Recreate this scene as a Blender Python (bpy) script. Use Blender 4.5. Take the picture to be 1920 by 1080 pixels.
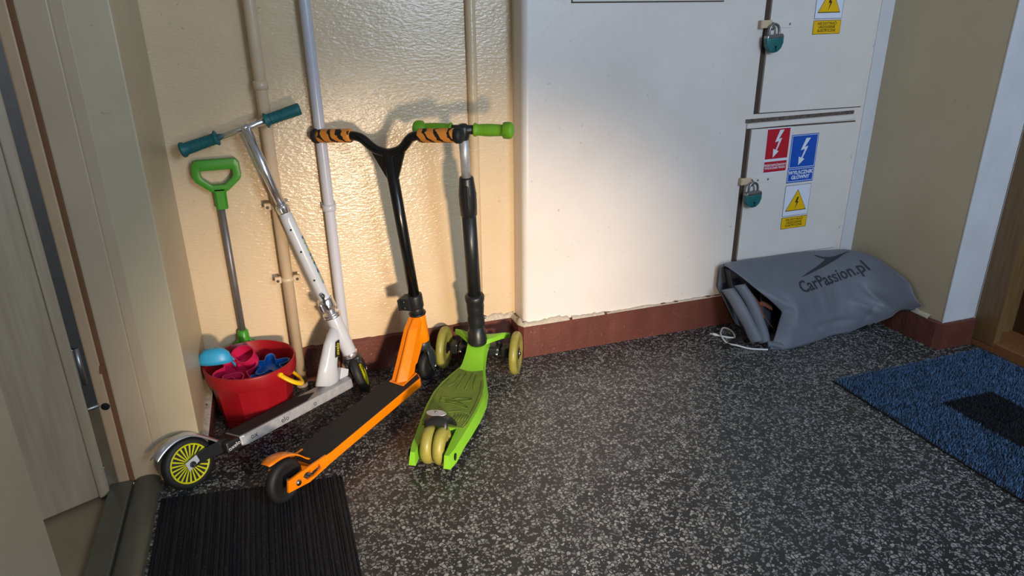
import bpy, bmesh, math, random
from math import sin, cos, pi, radians, hypot, sqrt, atan2
from mathutils import Vector, Matrix, noise
from mathutils.bvhtree import BVHTree

random.seed(7)
for o in list(bpy.data.objects): bpy.data.objects.remove(o)
SC = bpy.context.scene
COL = SC.collection

# ------------------------------------------------------------------ camera
V = Vector
def cam_axes(yaw, pitch, roll):
    f = V((sin(yaw)*cos(pitch), cos(yaw)*cos(pitch), -sin(pitch)))
    r = V((cos(yaw), -sin(yaw), 0)); u = r.cross(f)
    return r*cos(roll)+u*sin(roll), u*cos(roll)-r*sin(roll), f
cr, cu, cf = cam_axes(radians(18.9898), radians(21.7543), radians(-0.647))
cd = bpy.data.cameras.new('camera'); cam = bpy.data.objects.new('camera', cd); COL.objects.link(cam)
cam.matrix_world = Matrix(((cr.x, cu.x, -cf.x, 0), (cr.y, cu.y, -cf.y, 0), (cr.z, cu.z, -cf.z, 1.2), (0, 0, 0, 1)))
cd.sensor_width = 36; cd.lens = 36*1309.07/1920; cd.clip_start = .02
SC.camera = cam

# ------------------------------------------------------------------ light
W = bpy.data.worlds.new('world'); SC.world = W; W.use_nodes = True
W.node_tree.nodes['Background'].inputs[0].default_value = (.76, .86, 1, 1)
W.node_tree.nodes['Background'].inputs[1].default_value = .34
def look(o, target):
    o.rotation_euler = (V(target)-o.location).to_track_quat('-Z', 'Y').to_euler()
def spot(name, loc, target, energy, col, size, blend, radius):
    l = bpy.data.lights.new(name, 'SPOT'); l.energy = energy; l.color = col; l.spot_size = radians(size)
    l.spot_blend = blend; l.shadow_soft_size = radius
    o = bpy.data.objects.new(name, l); COL.objects.link(o); o.location = loc; look(o, target); return o
def area(name, loc, target, energy, col, sx, sy):
    l = bpy.data.lights.new(name, 'AREA'); l.energy = energy; l.color = col; l.shape = 'RECTANGLE'; l.size = sx; l.size_y = sy
    o = bpy.data.objects.new(name, l); COL.objects.link(o); o.location = loc; look(o, target); return o
lw = spot('low_warm_light', (.50, -.45, .56), (.52, 2.2, .17), 300, (1, .79, .58), 40, 1.0, .10)
lw.scale = (1.32, 1, 1)
l = bpy.data.lights.new('inner_room_fill', 'POINT'); l.energy = 16; l.color = (.78, .88, 1); l.shadow_soft_size = .12  # added fill without a visible source, brightens the wall behind the leaf
o = bpy.data.objects.new('inner_room_fill', l); COL.objects.link(o); o.location = (-1.35, 2.15, 1.9)
area('window_daylight', (1.5, -1.6, 1.9), (1.5, 2.2, .7), 62, (.64, .79, 1), .9, 1.1)
SC.view_settings.view_transform = 'Standard'; SC.view_settings.look = 'None'
SC.view_settings.gamma = 1; SC.view_settings.use_curve_mapping = False
SC.view_settings.exposure = 0.0

# ------------------------------------------------------------------ materials
def lin(c):
    c /= 255.
    return c/12.92 if c <= .04045 else ((c+.055)/1.055)**2.4
def rgb(r, g, b): return (lin(r), lin(g), lin(b), 1)
class NT:
    def __init__(s, name):
        s.m = bpy.data.materials.new(name); s.m.use_nodes = True; s.t = s.m.node_tree; s.n = s.t.nodes
        s.b = s.n['Principled BSDF']; s.tc = s.n.new('ShaderNodeTexCoord')
    def add(s, typ, **kw):
        n = s.n.new(typ)
        for k, v in kw.items():
            if k.startswith('i_'):
                n.inputs[k[2:].replace('_', ' ')].default_value = v
            else: setattr(n, k, v)
        return n
    def link(s, a, b): s.t.links.new(a, b)
    def coords(s, scale=(1, 1, 1), rot=(0, 0, 0)):
        mp = s.add('ShaderNodeMapping'); mp.inputs['Scale'].default_value = scale; mp.inputs['Rotation'].default_value = rot
        s.link(s.tc.outputs['Object'], mp.inputs['Vector']); return mp.outputs[0]
    def noise(s, vec, scale, detail=3, rough=.5):
        n = s.add('ShaderNodeTexNoise'); n.inputs['Scale'].default_value = scale; n.inputs['Detail'].default_value = detail
        n.inputs['Roughness'].default_value = rough; s.link(vec, n.inputs['Vector']); return n.outputs['Fac']
    def ramp(s, fac, stops, const=False):
        n = s.add('ShaderNodeValToRGB'); e = n.color_ramp.elements
        if const: n.color_ramp.interpolation = 'CONSTANT'
        while len(e) < len(stops): e.new(.5)
        for i, (p, c) in enumerate(stops): e[i].position = p; e[i].color = c
        s.link(fac, n.inputs[0]); return n.outputs[0]
    def math(s, op, a, b=None):
        n = s.add('ShaderNodeMath', operation=op)
        for i, v in enumerate((a, b)):
            if v is None: continue
            if isinstance(v, (int, float)): n.inputs[i].default_value = v
            else: s.link(v, n.inputs[i])
        return n.outputs[0]
    def mix(s, fac, a, b, blend='MIX'):
        n = s.add('ShaderNodeMix', data_type='RGBA', blend_type=blend)
        for i, v in ((0, fac), (6, a), (7, b)):
            if isinstance(v, (int, float, tuple)): n.inputs[i].default_value = v
            else: s.link(v, n.inputs[i])
        return n.outputs[2]
    def bump(s, h, strength, dist):
        n = s.add('ShaderNodeBump'); n.inputs['Strength'].default_value = strength; n.inputs['Distance'].default_value = dist
        s.link(h, n.inputs['Height']); s.link(n.outputs[0], s.b.inputs['Normal'])
def simple(name, c, rough=.4, metal=0, var=.06, vs=40, bump=0, bs=200, coat=0):
    t = NT(name); v = t.coords(); f = t.noise(v, vs)
    lo = tuple(x*(1-var) for x in c[:3])+(1,); hi = tuple(min(1, x*(1+var)) for x in c[:3])+(1,)
    t.link(t.ramp(f, [(.3, lo), (.7, hi)]), t.b.inputs['Base Color'])
    t.b.inputs['Roughness'].default_value = rough; t.b.inputs['Metallic'].default_value = metal
    if coat: t.b.inputs['Coat Weight'].default_value = coat
    if bump: t.bump(t.noise(v, bs, 2), bump, .002)
    return t.m

def wall_paint(name, base, dirt, rough, bump, stretch, scale, dist=.004):
    t = NT(name); v = t.coords(); big = t.noise(v, 2.2, 5, .6)
    c = t.ramp(big, [(.35, dirt), (.62, base)])
    spots = t.noise(v, 60, 2)
    c = t.mix(t.ramp(spots, [(.72, (0, 0, 0, 1)), (.78, (.35, .35, .35, 1))]), c, rgb(120, 108, 90))
    t.link(c, t.b.inputs['Base Color']); t.b.inputs['Roughness'].default_value = rough
    v2 = t.coords(stretch)
    h = t.math('ADD', t.noise(v2, scale, 3, .55), t.math('MULTIPLY', t.noise(v, 9, 2), 1.2))
    t.bump(h, bump, dist)
    return t.m
M = {}
M['wall_gloss'] = wall_paint('cream_gloss_paint', rgb(224, 200, 164), rgb(216, 192, 155), .17, .42, (.62, 1, 1.5), 95)
M['wall_smooth'] = wall_paint('pale_gloss_paint', rgb(232, 224, 216), rgb(224, 215, 205), .36, .18, (1, 1, 1), 45)
M['wall_beige'] = wall_paint('beige_paint', rgb(206, 190, 158), rgb(196, 180, 148), .45, .15, (1, 1, 1), 60)
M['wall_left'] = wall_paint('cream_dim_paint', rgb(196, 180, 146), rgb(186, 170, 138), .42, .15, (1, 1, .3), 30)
M['wall_near'] = wall_paint('cream_shaded_paint', rgb(164, 150, 124), rgb(156, 142, 116), .45, .12, (1, 1, .3), 30)  # left wall paint again, darkened so the near piece looks shaded
M['white_paint'] = simple('white_trim_paint', rgb(212, 212, 214), .45, 0, .05, 12, .15, 90)
M['frame_wood'] = simple('painted_frame_wood', rgb(188, 166, 136), .45, 0, .06, 6, .08, 60)
M['strip_wood'] = simple('jamb_strip_wood', rgb(186, 156, 122), .5, 0, .06, 8)
M['seal'] = simple('brown_seal', rgb(116, 76, 44), .7)
M['grey_wall'] = simple('blue_grey_inner_wall', rgb(150, 156, 166), .7)
M['inner_floor'] = simple('beige_inner_floor', rgb(150, 132, 104), .5, 0, .1, 8)
M['threshold'] = simple('dark_olive_threshold', rgb(92, 88, 72), .38, 0, .12, 14)
M['hatch'] = simple('cream_metal_paint', rgb(226, 220, 212), .35, 0, .03, 8, .06, 40)
M['gap'] = simple('dark_gap', rgb(74, 60, 48), .9)
M['rust'] = simple('rusty_slot', rgb(96, 84, 76), .9, 0, .6, 160)
M['plaster'] = simple('chipped_plaster', rgb(196, 184, 166), .95, 0, .15, 120, .5, 200)
M['black_hole'] = simple('dark_hole', rgb(14, 13, 12), .9)

def leafmat():
    t = NT('door_leaf_laminate'); v = t.coords((1, 1, .06))
    f = t.noise(v, 60, 4, .6)
    t.link(t.ramp(f, [(.3, rgb(158, 140, 112)), (.7, rgb(176, 158, 130))]), t.b.inputs['Base Color'])
    t.b.inputs['Roughness'].default_value = .45; return t.m
M['leaf'] = leafmat()
def woodmat(name, a, b):
    t = NT(name); v = t.coords((9, 9, .7)); f = t.noise(v, 9, 5, .65)
    t.link(t.ramp(f, [(.3, a), (.7, b)]), t.b.inputs['Base Color']); t.b.inputs['Roughness'].default_value = .4; return t.m
M['oak'] = woodmat('brown_door_frame_wood', rgb(104, 78, 48), rgb(132, 100, 62))
M['oak_leaf'] = woodmat('dark_door_wood', rgb(62, 42, 26), rgb(84, 58, 36))
M['oak_sill'] = woodmat('threshold_wood', rgb(124, 82, 48), rgb(150, 100, 60))

def redbase():
    t = NT('red_brown_plinth_paint'); v = t.coords(); f = t.noise(v, 7, 4)
    c = t.ramp(f, [(.3, rgb(98, 56, 46)), (.7, rgb(114, 66, 55))])
    c = t.mix(t.ramp(t.noise(v, 70, 2), [(.70, (0, 0, 0, 1)), (.74, (.6, .6, .6, 1))]), c, rgb(170, 118, 96))
    t.link(c, t.b.inputs['Base Color']); t.b.inputs['Roughness'].default_value = .36
    t.bump(t.math('ADD', t.noise(v, 90, 2), t.noise(v, 14, 2)), .35, .004); return t.m
M['plinth'] = redbase()

def terrazzo():
    t = NT('terrazzo_floor'); v = t.coords()
    dist = t.add('ShaderNodeTexNoise'); dist.inputs['Scale'].default_value = 60; t.link(v, dist.inputs['Vector'])
    vv = t.add('ShaderNodeVectorMath', operation='MULTIPLY_ADD')
    t.link(dist.outputs['Color'], vv.inputs[0]); vv.inputs[1].default_value = (.006, .006, 0); t.link(v, vv.inputs[2])
    base = t.ramp(t.noise(v, 3, 4), [(.3, rgb(41, 41, 41)), (.7, rgb(51, 51, 50))])
    col = base; mask_all = None
    for sc, thr, lo, hi in ((200, .24, .12, .18), (100, .44, .135, .175)):
        a = t.add('ShaderNodeTexVoronoi', voronoi_dimensions='2D', feature='DISTANCE_TO_EDGE'); a.inputs['Scale'].default_value = sc
        b = t.add('ShaderNodeTexVoronoi', voronoi_dimensions='2D', feature='F1'); b.inputs['Scale'].default_value = sc
        t.link(vv.outputs[0], a.inputs['Vector']); t.link(vv.outputs[0], b.inputs['Vector'])
        sep = t.add('ShaderNodeSeparateColor'); t.link(b.outputs['Color'], sep.inputs[0])
        edge = t.ramp(a.outputs['Distance'], [(lo, (0, 0, 0, 1)), (hi, (1, 1, 1, 1))])
        pick = t.math('GREATER_THAN', sep.outputs[0], 1-thr)
        m = t.math('MULTIPLY', edge, pick)
        chip = t.ramp(sep.outputs[1], [(0, rgb(96, 96, 95)), (.5, rgb(134, 134, 131)), (.85, rgb(166, 165, 160)), (1, rgb(114, 110, 102))])
        col = t.mix(m, col, chip)
    # worn grey patches
    col = t.mix(t.ramp(t.noise(v, 5, 5, .65), [(.52, (0, 0, 0, 1)), (.72, (.28, .28, .28, 1))]), col, rgb(72, 71, 70))
    t.link(col, t.b.inputs['Base Color'])
    t.link(t.ramp(t.noise(v, 10, 3), [(.3, (.34, .34, .34, 1)), (.7, (.5, .5, .5, 1))]), t.b.inputs['Roughness'])
    return t.m
M['terrazzo'] = terrazzo()

# ------------------------------------------------------------------ mesh helpers
I4 = Matrix.Identity(4)
def fr(o, x=None, y=None, z=None):
    """frame matrix from an origin and one or two axes"""
    if z is not None and x is None and y is None:
        z = V(z).normalized(); a = V((1, 0, 0)) if abs(z.x) < .9 else V((0, 1, 0)); y = z.cross(a).normalized(); x = y.cross(z)
    elif x is not None and z is not None:
        z = V(z).normalized(); x = (V(x)-z*V(x).dot(z)).normalized(); y = z.cross(x)
    elif x is not None and y is not None:
        x = V(x).normalized(); y = (V(y)-x*V(y).dot(x)).normalized(); z = x.cross(y)
    o = V(o)
    return Matrix(((x.x, y.x, z.x, o.x), (x.y, y.y, z.y, o.y), (x.z, y.z, z.z, o.z), (0, 0, 0, 1)))
def T(x, y, z): return Matrix.Translation((x, y, z))
def RZ(d): return Matrix.Rotation(radians(d), 4, 'Z')
def RX(d): return Matrix.Rotation(radians(d), 4, 'X')
def RY(d): return Matrix.Rotation(radians(d), 4, 'Y')

class B:
    def __init__(s): s.bm = bmesh.new()
    def _mark(s): return len(s.bm.verts)
    def faces(s, verts, faces, smooth=False, mi=0, Mx=None):
        vs = [s.bm.verts.new(Mx @ V(v) if Mx else V(v)) for v in verts]
        out = []
        for f in faces:
            try:
                nf = s.bm.faces.new([vs[i] for i in f]); nf.smooth = smooth; nf.material_index = mi; out.append(nf)
            except ValueError: pass
        return vs, out
    def _bev(s, fs, w, seg=2):
        es = list({e for f in fs for e in f.edges})
        if w > 0:
            r = bmesh.ops.bevel(s.bm, geom=es, offset=w, segments=seg, profile=.5, affect='EDGES', clamp_overlap=True)
    def box(s, c, size, Mx=None, bev=0, mi=0, seg=2):
        x, y, z = [d/2 for d in size]; c = V(c)
        vs = [(c.x+a*x, c.y+b*y, c.z+d*z) for a in (-1, 1) for b in (-1, 1) for d in (-1, 1)]
        _, fs = s.faces(vs, [(0, 1, 3, 2), (4, 6, 7, 5), (0, 4, 5, 1), (2, 3, 7, 6), (0, 2, 6, 4), (1, 5, 7, 3)], False, mi, Mx)
        if bev: s._bev(fs, bev, seg)
    def prism(s, poly, h0, h1, Mx=None, bev=0, mi=0, smooth=False):
        n = len(poly)
        vs = [(p[0], p[1], h0) for p in poly]+[(p[0], p[1], h1) for p in poly]
        fs = [tuple(range(n-1, -1, -1)), tuple(range(n, 2*n))]+[(i, (i+1) % n, n+(i+1) % n, n+i) for i in range(n)]
        _, f = s.faces(vs, fs, smooth, mi, Mx)
        if bev: s._bev(f, bev)
        return f
    def ring(s, outer, inner, h0, h1, Mx=None, bev=0, mi=0):
        n = len(outer)
        vs = [(p[0], p[1], h) for h in (h0, h1) for poly in (outer, inner) for p in poly]
        fs = []
        for i in range(n):
            j = (i+1) % n
            fs += [(j, i, n+i, n+j), (2*n+i, 2*n+j, 3*n+j, 3*n+i), (i, j, 2*n+j, 2*n+i), (n+j, n+i, 3*n+i, 3*n+j)]
        _, f = s.faces(vs, fs, False, mi, Mx)
        if bev: s._bev(f, bev)
    def lathe(s, prof, Mx=None, n=24, mi=0, smooth=True, flat_n=False):
        vs = []; fs = []
        for r, z in prof:
            for i in range(n):
                a = 2*pi*i/n; vs.append((r*cos(a), r*sin(a), z))
        k = len(prof)
        for j in range(k-1):
            for i in range(n):
                fs.append((j*n+i, j*n+(i+1) % n, (j+1)*n+(i+1) % n, (j+1)*n+i))
        if prof[0][0] > 1e-6: fs.append(tuple(range(n-1, -1, -1)))
        if prof[-1][0] > 1e-6: fs.append(tuple((k-1)*n+i for i in range(n)))
        s.faces(vs, fs, smooth, mi, Mx)
    def loft(s, rings, smooth=True, mi=0, Mx=None, cap=True):
        n = len(rings[0]); vs = [p for r in rings for p in r]; fs = []
        for j in range(len(rings)-1):
            for i in range(n): fs.append((j*n+i, j*n+(i+1) % n, (j+1)*n+(i+1) % n, (j+1)*n+i))
        if cap: fs += [tuple(range(n-1, -1, -1)), tuple((len(rings)-1)*n+i for i in range(n))]
        s.faces(vs, fs, smooth, mi, Mx)
    def tube(s, pts, r, n=14, Mx=None, mi=0, flat=1.0, up=None):
        pts = [V(p) for p in pts]; k = len(pts); R = r if isinstance(r, (list, tuple)) else [r]*k
        tan = [(pts[min(i+1, k-1)]-pts[max(i-1, 0)]).normalized() for i in range(k)]
        a = V(up) if up else (V((0, 0, 1)) if abs(tan[0].z) < .9 else V((1, 0, 0)))
        nx = (a-tan[0]*a.dot(tan[0])).normalized(); rings = []
        for i in range(k):
            nx = (nx-tan[i]*nx.dot(tan[i])).normalized(); ny = tan[i].cross(nx)
            rings.append([pts[i]+nx*R[i]*cos(2*pi*j/n)*flat+ny*R[i]*sin(2*pi*j/n) for j in range(n)])
        s.loft(rings, True, mi, Mx)
    def cyl(s, p0, p1, r0, r1=None, n=20, bev=0, mi=0):
        r1 = r0 if r1 is None else r1; p0 = V(p0); p1 = V(p1); L = (p1-p0).length
        b = min(bev, L*.4)
        prof = [(r0, 0), (r1, L)] if not b else [(r0-b, 0), (r0-b*.3, b*.3), (r0, b), (r1, L-b), (r1-b*.3, L-b*.3), (r1-b, L)]
        s.lathe(prof, fr(p0, z=p1-p0), n, mi)
    def torus(s, R, r, Mx=None, n=36, m=14, sy=1.0, mi=0):
        vs = []; fs = []
        for i in range(n):
            a = 2*pi*i/n
            for j in range(m):
                b = 2*pi*j/m; vs.append(((R+r*cos(b))*cos(a), (R+r*cos(b))*sin(a), r*sy*sin(b)))
        for i in range(n):
            for j in range(m):
                fs.append((i*m+j, ((i+1) % n)*m+j, ((i+1) % n)*m+(j+1) % m, i*m+(j+1) % m))
        s.faces(vs, fs, True, mi, Mx)
    def xf(s, Mx): s.bm.transform(Mx); return s

RM = {}
def obj(name, b, mat, parent=None, local=False, mats=None, smooth_angle=None):
    bm = b.bm if isinstance(b, B) else b
    if parent is not None and not local: bm.transform(RM[parent.name].inverted())
    bmesh.ops.recalc_face_normals(bm, faces=bm.faces[:])
    me = bpy.data.meshes.new(name); bm.to_mesh(me); bm.free()
    for m in (mats or [mat]): me.materials.append(M[m] if isinstance(m, str) else m)
    o = bpy.data.objects.new(name, me); COL.objects.link(o)
    if parent is not None: o.parent = parent; RM[o.name] = RM[parent.name]
    else: RM[o.name] = I4
    if smooth_angle:
        for p in me.polygons: p.use_smooth = True
        me.set_sharp_from_angle(angle=radians(smooth_angle))
    return o
def thing(name, label, cat, loc=(0, 0, 0), Mx=None, group=None):
    o = bpy.data.objects.new(name, None); COL.objects.link(o); o.empty_display_size = .05
    m = Mx if Mx is not None else T(*loc)
    o.matrix_world = m; RM[o.name] = m.copy()
    o['label'] = label; o['category'] = cat
    if group: o['group'] = group
    return o
def tag(o, label, cat, group=None):
    o['label'] = label; o['category'] = cat
    if group: o['group'] = group
    return o
def struct(name, b, mat, **kw):
    o = obj(name, b, mat, **kw); o['kind'] = 'structure'; return o
def rot_about(p, axis, deg): return Matrix.Translation(V(p)) @ Matrix.Rotation(radians(deg), 4, V(axis).normalized()) @ Matrix.Translation(-V(p))
def catmull(pts, k=8):
    pts = [V(p) for p in pts]; out = []
    for i in range(len(pts)-1):
        p0 = pts[max(i-1, 0)]; p1 = pts[i]; p2 = pts[i+1]; p3 = pts[min(i+2, len(pts)-1)]
        for j in range(k):
            t = j/k; out.append(.5*((2*p1)+(p2-p0)*t+(2*p0-5*p1+4*p2-p3)*t*t+(3*p1-p0-3*p2+p3)*t**3))
    out.append(pts[-1]); return out
def text_bm(s, size, extrude=0, align='CENTER', sx=1.0, bold=0):
    c = bpy.data.curves.new('lettering', 'FONT'); c.body = s; c.size = size; c.extrude = extrude; c.align_x = align; c.align_y = 'CENTER'
    c.resolution_u = 2; c.space_line = .95; c.offset = bold
    o = bpy.data.objects.new('lettering', c); COL.objects.link(o)
    dg = bpy.context.evaluated_depsgraph_get(); me = bpy.data.meshes.new_from_object(o.evaluated_get(dg))
    bpy.data.objects.remove(o); bm = bmesh.new(); bm.from_mesh(me); bpy.data.meshes.remove(me)
    bm.transform(Matrix.Diagonal((sx, 1, 1, 1))); b = B(); b.bm.free(); b.bm = bm; return b

# key planes of the corner
PY, RY_, LX, RX_ = 2.178, 2.275, -.285, 2.265     # pilaster wall, recessed wall, left wall, right wall
TOP = 2.5
# ------------------------------------------------------------------ room shell
b = B(); b.box((1.0, .0, -.03), (2.9, 4.8, .06)); struct('floor', b, 'terrazzo')
b = B(); b.box((1.0, .0, TOP+.03), (5.2, 4.9, .06)); struct('ceiling', b, 'white_paint')

def wall_back():
    b = B()
    b.box(((LX-.14+.80)/2, RY_+.05, TOP/2), (.80-LX+.14, .10, TOP))            # recessed part
    o = struct('wall_back', b, 'wall_gloss')
    # projecting panel with a rounded corner
    r = .022; x0 = .793; x1 = RX_+.15
    prof = [(x0, RY_)]+[(x0+r-r*cos(a), PY+r-r*sin(a)) for a in [i*pi/2/8 for i in range(9)]]+[(x1, PY), (x1, RY_+.1), (x0, RY_+.1)]
    b = B(); b.prism(prof, 0, TOP)
    p = obj('wall_panel', b, 'wall_smooth', o, smooth_angle=40)
    b = B(); b.box((2.2345, PY-.001, TOP/2+.07), (.062, .006, TOP-.14), bev=.002); q = obj('corner_band', b, 'white_paint', o); q['label'] = 'white band beside the inner corner'  # thin whiter band over the panel beside the corner
    return o
wall_back()
# left wall: reveal of the doorway, plaster strip, and near jamb
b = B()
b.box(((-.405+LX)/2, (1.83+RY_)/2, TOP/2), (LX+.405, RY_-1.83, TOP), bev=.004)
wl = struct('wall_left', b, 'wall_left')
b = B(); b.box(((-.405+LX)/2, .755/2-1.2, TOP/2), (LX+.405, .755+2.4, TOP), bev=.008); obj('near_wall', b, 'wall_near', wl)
# right wall with the plaster corner and its doorway reveal
b = B()
b.box((RX_+.075, (1.70+PY)/2, TOP/2), (.15, PY-1.70, TOP), bev=.004)
wr = struct('wall_right', b, 'wall_beige')
b = B(); b.box((RX_+.0795, 1.6985, TOP/2+.053), (.161, .007, TOP-.106), bev=.002)
obj('painted_reveal', b, 'white_paint', wr)['label'] = 'white painted reveal of the right wall beside the brown door'

# baseboards with a ragged plaster edge on top
def plinth(name, pts, h, th, seed):
    """pts: polyline of the wall foot; inner side = left-hand normal pointing into the room"""
    b = B(); rnd = random.Random(seed)
    P = [V((x, y, 0)) for x, y in pts]; fine = []
    for i in range(len(P)-1):
        L = (P[i+1]-P[i]).length; k = max(2, int(L/.012))
        for j in range(k): fine.append((P[i].lerp(P[i+1], j/k), (P[i+1]-P[i]).normalized()))
    fine.append((P[-1], (P[-1]-P[-2]).normalized()))
    rows = []
    for q, d in fine:
        nrm = V((d.y, -d.x, 0)); hh = h+.004*noise.noise((q.x*30+seed, q.y*30, 0))+.003*noise.noise((q.x*110, q.y*110, seed))
        t2 = th+.002*noise.noise((q.x*25, q.y*25, 4))
        rows.append([q+V((0, 0, 0)), q+nrm*t2, q+nrm*t2+V((0, 0, hh-.004)), q+nrm*(t2-.004)+V((0, 0, hh)), q+V((0, 0, hh+.002))])
    n = 5; vs = [v for r in rows for v in r]; fs = []
    for i in range(len(rows)-1):
        for j in range(n-1): fs.append((i*n+j, i*n+j+1, (i+1)*n+j+1, (i+1)*n+j))
    fs += [tuple(range(n)), tuple(len(vs)-n+i for i in range(n))]
    b.faces(vs, fs, False)
    o = struct(name, b, 'plinth')
    return o, fine
def crust(parent, fine, h, th, seed, amp):
    """broken plaster bead lying on the top edge of a baseboard"""
    b = B(); rows = []; n = 7
    for q, d in fine:
        nrm = V((d.y, -d.x, 0)); a = amp*(.5+.9*max(0, noise.noise((q.x*14+seed, q.y*14, 3)))+.5*noise.noise((q.x*60, q.y*60, seed)))
        a = max(a, .0015); c = q+V((0, 0, h-.001))
        rows.append([c+nrm*(th+.0015)*min(1, cos(t)*1.0) + V((0, 0, a*sin(t)*1.6)) if t <= pi/2 else c for t in [i*(pi/2)/(n-1) for i in range(n)]])
    vs = [v for r in rows for v in r]; fs = []
    for i in range(len(rows)-1):
        for j in range(n-1): fs.append((i*n+j, i*n+j+1, (i+1)*n+j+1, (i+1)*n+j))
    b.faces(vs, fs, True); return obj('plaster_edge', b, 'plaster', parent)
o, fl = plinth('baseboard_back', [(LX, RY_), (.786, RY_), (.789, PY), (RX_, PY)], .128, .012, 1)
crust(o, [q for q in fl if .62 < q[0].x < .98], .128, .013, 2, .017)
crust(o, [q for q in fl if .98 <= q[0].x < 1.12], .128, .0125, 3, .009)
crust(o, [q for q in fl if q[0].x >= 1.12], .128, .011, 2, .004)
o, fl = plinth('baseboard_left', [(LX, 1.835), (LX, RY_)], .085, .014, 5)
crust(o, fl, .085, .014, 4, .006)
o, fl = plinth('baseboard_right', [(RX_, PY), (RX_, 1.70), (RX_+.152, 1.6955)], .105, .012, 9)
crust(o, [q for q in fl if q[0].y > 1.74 and q[0].x < RX_+.01], .105, .012, 8, .016)

# small high hatch in the back wall
hx = thing('wall_hatch', 'cream wall hatch at the top of the white wall, left of the electric cupboards', 'hatch', (1.24, PY, 1.22))
b = B(); b.box((1.238, PY-.002, 1.42), (.556, .006, .40), bev=.0015); obj('panel', b, 'hatch', hx)
b = B(); b.box((1.238, PY-.0005, 1.42), (.562, .003, .407)); obj('shadow_gap', b, 'gap', hx)

# left doorway: frame, threshold, leaf, inner room
fx = B(); fx.box((-.434, 1.88, TOP/2), (.064, .10, TOP), bev=.004)
t1 = struct('trim_1', fx, 'frame_wood')
b = B(); b.box((-.3875, 1.8465, TOP/2), (.030, .034, TOP), bev=.003); obj('frame_bead', b, 'frame_wood', t1)
b = B(); b.box((-.4715, 1.866, TOP/2+.005), (.012, .07, TOP-.01), bev=.002); obj('door_seal', b, 'seal', t1)
b = B(); b.box((-.491, 1.872, TOP/2+.005), (.028, .085, TOP-.01), bev=.004)
st = obj('jamb_strip', b, 'strip_wood', t1)
b = B(); b.cyl((-.4885, 1.8292, .255), (-.4885, 1.86, .255), .0105, n=20); obj('pin_hole', b, 'black_hole', st)
b = B(); b.prism([(-.008, -.012), (.008, -.012), (.006, .012), (-.004, .010)], 0, .003, fr((-.474, 1.8305, .362), x=(1, 0, 0), y=(0, 0, 1))); obj('seal_patch', b, 'seal', st)
# threshold: rounded bar + flat strip
b = B(); prof = []
for i in range(9):
    a = pi*i/8; prof.append((-.4335+.034*cos(a)*-1, .010+.018*sin(a)))
b.prism([(-.4675, 0)]+prof+[(-.3995, 0)], -.4, 1.829, fr((0, 0, 0), x=(1, 0, 0), y=(0, 0, 1)) @ Matrix.Diagonal((1, 1, -1, 1)))
t2 = struct('trim_2', b, 'threshold', smooth_angle=50)
b = B(); b.box((-.4965, .715, .011), (.055, 2.23, .022), bev=.003); obj('threshold_strip', b, 'threshold', t2)
# inner floor and wall behind the leaf
b = B(); b.box((-1.24, .6, -.02), (1.46, 3.6, .04)); struct('floor_inner', b, 'inner_floor')
b = B(); b.box((-1.2, 2.37, TOP/2), (1.6, .06, TOP)); b.box((-2.0, .7, TOP/2), (.06, 3.4, TOP)); struct('wall_inner', b, 'grey_wall')
# the leaf, hinged on the far jamb and opened inwards
ld = (V((-.657, 1.742, 0))-V((-.523, 1.805, 0))).normalized(); ln = V((-ld.y, ld.x, 0))
if ln.y > 0: ln = -ln
hin = V((-.523, 1.805, 0))
LF = fr(hin, x=ld, z=(0, 0, 1))
side = 1 if (LF.to_3x3() @ V((0, 1, 0))).dot(ln) < 0 else -1
dl = thing('door_1', '', '', Mx=I4); del dl['label']; del dl['category']; dl['kind'] = 'structure'
b = B(); b.box((.43, side*.022, 1.02), (.86, .044, 2.02), LF, bev=.004); pn = obj('leaf_panel', b, 'leaf', dl)
b = B(); b.box((.013, -side*.0035, 1.02), (.026, .009, 2.02), LF, bev=.003); obj('edge_bead', b, 'leaf', pn)
hm = simple('zinc_hardware', rgb(150, 150, 148), .35, .9); M['zinc'] = hm
b = B(); b.box((-.004, side*.014, .385), (.008, .026, .10), LF, bev=.001)
b.cyl(LF @ V((-.010, side*.004, .335)), LF @ V((-.010, side*.004, .435)), .0075)
hg = obj('hinge', b, 'zinc', dl)
b = B(); b.cyl(LF @ V((.0, side*.012, .262)), LF @ V((-.030, side*.012, .262)), .0055, bev=.001); obj('security_pin', b, 'zinc', dl)
b = B(); b.box((-.003, side*.02, .06), (.006, .02, .05), LF, bev=.001); obj('hinge', b, 'zinc', dl)

# right doorway: brown frame, sill, dark leaf
b = B()
b.prism([(2.418, 1.690), (2.418, 1.60), (2.448, 1.60), (2.455, 1.66), (2.455, 1.690)], .03, TOP)   # outer casing
b.box((2.486, 1.675, TOP/2+.015), (.060, .032, TOP-.03), bev=.003)
b.box((2.521, 1.690, TOP/2+.015), (.012, .02, TOP-.03))
t3 = struct('trim_3', b, 'oak')
b = B(); b.box((2.560, 1.668, TOP/2+.02), (.070, .03, TOP-.04), bev=.003); obj('jamb', b, 'oak', t3)
b = B(); b.box((2.53, 1.09, .022), (.22, 1.20, .044), bev=.004); t4 = struct('trim_4', b, 'oak_sill')
d2 = thing('door_2', '', '', Mx=I4); del d2['label']; del d2['category']; d2['kind'] = 'structure'
b = B(); b.box((2.605, 1.09, 1.03), (.045, 1.13, 1.98), bev=.004); pn = obj('leaf_panel', b, 'oak_leaf', d2)
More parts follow.
